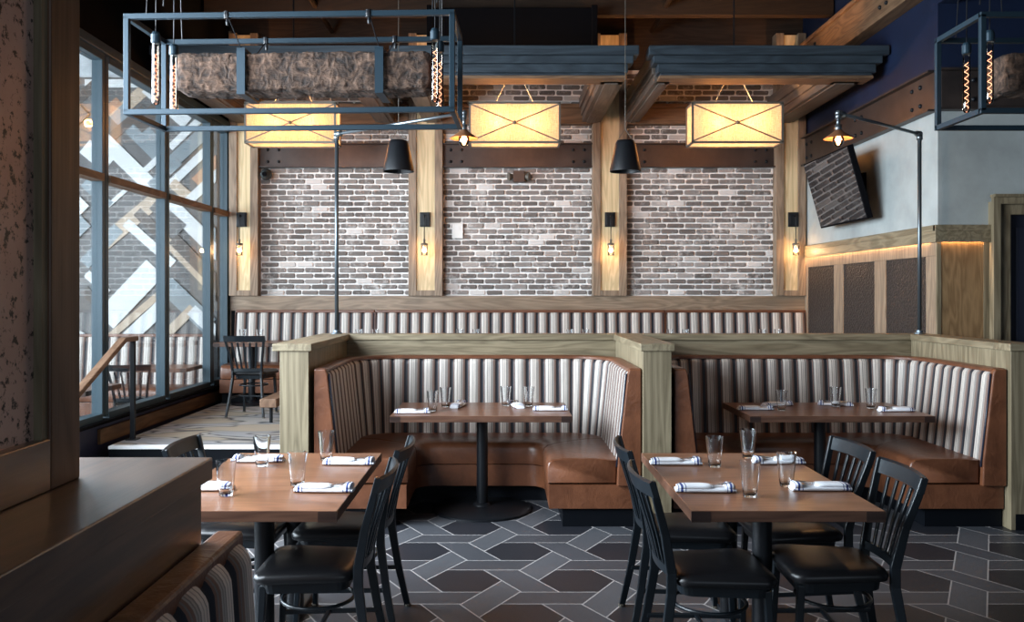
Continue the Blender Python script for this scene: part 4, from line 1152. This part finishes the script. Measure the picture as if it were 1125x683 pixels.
# ------------------------------------------------------------------ hanging cages with timber and tube bulbs
def make_cage(x0, W, y, yaw, ends, label, blabel, tlabels):
    H, D, zb = .485, .44, 2.53
    root = empty('hanging_cage', (x0, y, zb), yaw); tag(root, label, 'hanging frame', 'steel cages over the front tables')
    t = .0135; m = MB()
    for z in (0, H):
        for yy in (0, D): m.box(-t, W + t, yy - t, yy + t, z - t, z + t)
        for xx in (0, W): m.box(xx - t, xx + t, 0, D, z - t, z + t)
    for xx in (0, W):
        for yy in (0, D): m.box(xx - t, xx + t, yy - t, yy + t, 0, H)
    m.build('frame', 'cage', root, bevel=.002)
    # straps and cables round the timber
    for xs in (W * .33, W * .765):
        m = MB(); a, b_, c, d_ = .12, .33, .125, .345
        m.box(xs - .022, xs + .022, a - .012, a, c - .012, d_); m.box(xs - .022, xs + .022, b_, b_ + .012, c - .012, d_)
        m.box(xs - .022, xs + .022, a, b_, c - .012, c); m.box(xs - .022, xs + .022, a - .012, b_ + .012, d_ - .004, d_ + .008)
        m.build('strap', 'cage', root)
        for q0, p in (((xs, .13, d_), (xs - .03, 0, H)), ((xs, .30, d_), (xs + .03, D, H))):
            m = MB(); m.tube([q0, p], .003, 6); m.lathe([(.018, -.018), (.02, 0), (.018, .018)], 10, p); m.lathe([(.007, -.05), (.009, -.035), (.007, -.02)], 8, p)
            m.build('cable', 'iron', root)
    for xs in (.10, W - .10):
        for yy in (0, D): MB().tube([(xs, yy, H), (xs + .02, D / 2, 5.24 - zb)], .003, 6).build('cable', 'iron', root)
        m = MB(); m.tube([(xs + .0, D / 2 - .02, H + .12), (xs + .025, D / 2 - .02, H + .5), (xs - .01, D / 2, H + .9), (xs + .02, D / 2, 5.24 - zb)], .004, 6)
        m.build('cable', 'iron', root)
    # tube bulbs near the ends
    for (xs, nm) in ends:
        for yy, dz in ((.11, 0), (.33, 0)):
            b2 = MB(); b2.lathe([(.017, .44), (.024, .425), (.024, .385), (.020, .38)], 14, (xs, yy, 0)).build('bulb_socket', 'cage', root, smooth=False)
            tb = MB().lathe([(.018, .385), (.019, .35), (.020, .12), (.0195, .075), (.012, .062), (.001, .059)], 16, (xs, yy, 0), cap=False).build('tube_bulb', 'bulbglass', root, smooth=True)
            m = MB(); pts = []
            for i in range(49):
                a = i / 48; ang = a * 2 * PI * 7; pts.append((xs + .0095 * math.cos(ang), yy + .0095 * math.sin(ang), .335 - .25 * a))
            m.tube(pts, .0014, 5); m.build('filament', 'filament', tb)
            m = MB(); m.tube([(xs, yy, .44), (xs + .002, yy, H + .25), (xs, D / 2, H + .9)], .003, 6); m.build('cord', 'iron', root)
    # timber: its own thing, hewn all over
    tm = bmesh.new(); NX = 120; sec = 32; rings = []
    rnd = random.Random(int(x0 * 100)); ph = [rnd.uniform(0, 6) for _ in range(12)]
    xa, xb = .20, W - .13
    for i in range(NX + 1):
        x = xa + (xb - xa) * i / NX; ring = []
        endk = 1 - .10 * max(0, 1 - min(i, NX - i) / 3.0)
        for k in range(sec):
            a = 2 * PI * k / sec; c, s_ = math.cos(a), math.sin(a); e = .22
            yy = .10 * math.copysign(abs(c) ** e, c) * endk; zz = .10 * math.copysign(abs(s_) ** e, s_) * endk
            j = .006 * math.sin(x * 9 + ph[0] + k) + .005 * math.sin(x * 31 + ph[1] + k * 2.3) + .006 * (rnd.random() - .5) + (.007 if math.sin(x * 46 + ph[2] + 1.7 * math.sin(k * .8)) > .6 else 0)
            ring.append(tm.verts.new((x, .225 + yy * (1 - j * 6), .235 + zz * (1 - j * 6))))
        rings.append(ring)
    for i in range(NX):
        for k in range(sec):
            n = (k + 1) % sec; tm.faces.new((rings[i][k], rings[i][n], rings[i + 1][n], rings[i + 1][k]))
    tm.faces.new(rings[0]); tm.faces.new(list(reversed(rings[-1])))
    bmesh.ops.recalc_face_normals(tm, faces=tm.faces)
    me = bpy.data.meshes.new('timber_block'); tm.to_mesh(me); tm.free(); me.materials.append(M['timber'])
    for p in me.polygons: p.use_smooth = True
    o = bpy.data.objects.new('timber_block', me); o.location = (x0, y, zb); o.rotation_euler = (0, 0, yaw); C.objects.link(o)
    tag(o, blabel, 'timber', 'hewn timbers slung in the cages')
make_cage(-1.915, 1.66, 4.33, math.radians(-2.2), ((.10, 'left'), (1.56, 'right')), 'blue-black steel cage hanging over the front left table', 'rough hewn timber slung in the left hanging cage', None)
make_cage(2.42, 1.66, 4.30, math.radians(0), ((.10, 'left'), (1.56, 'right')), 'dark steel cage hanging at the right edge, mostly out of view', 'rough hewn timber slung in the right hanging cage', None)

# ------------------------------------------------------------------ foreground counter, screen and booth back
root = empty('half_wall', (-.61, 1.74, 0)); tag(root, 'shade-darkened oak half wall with a wide cap in the left foreground', 'half wall')
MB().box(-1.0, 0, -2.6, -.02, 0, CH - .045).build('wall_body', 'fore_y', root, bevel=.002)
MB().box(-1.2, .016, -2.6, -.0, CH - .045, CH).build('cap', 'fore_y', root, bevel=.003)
root = empty('partition_screen', (-.767, 1.543, CH)); tag(root, 'speckled antique glass screen in a shade-darkened oak frame at the left foreground', 'partition screen')
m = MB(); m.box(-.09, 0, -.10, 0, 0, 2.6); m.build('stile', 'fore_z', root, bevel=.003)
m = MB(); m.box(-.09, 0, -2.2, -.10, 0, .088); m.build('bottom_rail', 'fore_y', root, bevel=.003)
MB().box(-.055, -.02, -2.2, -.115, .088, 2.6).build('glass_panel', 'antique', root)
MB().box(-.065, -.006, -.118, -.10, .088, 2.6).build('bead', 'oak_z', root)
root = empty('booth', (-.605, .75, 0)); tag(root, 'striped booth back with brown leather top edge in the left foreground', 'booth')
f = lambda s: (Vector((.0, 1.05 - s, 0)), Vector((1, 0, 0)))
channel_back('backrest', root, 2.3, f, .42, 1.10, .125, .085, .128, depth=.022)
MB().box(-.003, .056, -1.25, 1.052, 1.062, 1.103).build('top_piping', 'leather', root, bevel=.008)
inn = [Vector((.62, 1.04 - 2.28 * i / 10, 0)) for i in range(11)]; out = [Vector((.12, p.y, 0)) for p in inn]
loft(root, 'seat_cushion', inn, out, CUSH, 'leather', endround=.03)
MB().box(.0, .60, -1.24, 1.04, .13, .292).build('seat_base', 'leather', root); MB().box(.0, .50, -1.24, 1.03, 0, .13).build('toe_kick', 'kick', root)

# added unseen warm uplights that turn the upper piers orange
for x in (-3.3, -.99, 1.36, 3.62):
    root = empty('added_uplight', (x, 10.55, 4.14)); tag(root, 'added black uplight on the canopy arm before the wall pier ' + {-3.3: 'at the far left', -.99: 'left of the middle panel', 1.36: 'right of the middle panel', 3.62: 'at the far right'}[x], 'uplight', 'added uplights above the canopies')
    MB().lathe([(.03, -.04), (.035, .03), (.028, .03), (.02, 0)], 14).build('housing', 'black', root, smooth=True)
    spot('added_uplight_beam', (x, 10.55, 4.19), (x, 10.85, 4.75), 14, (1, .5, .2), 95, .02)
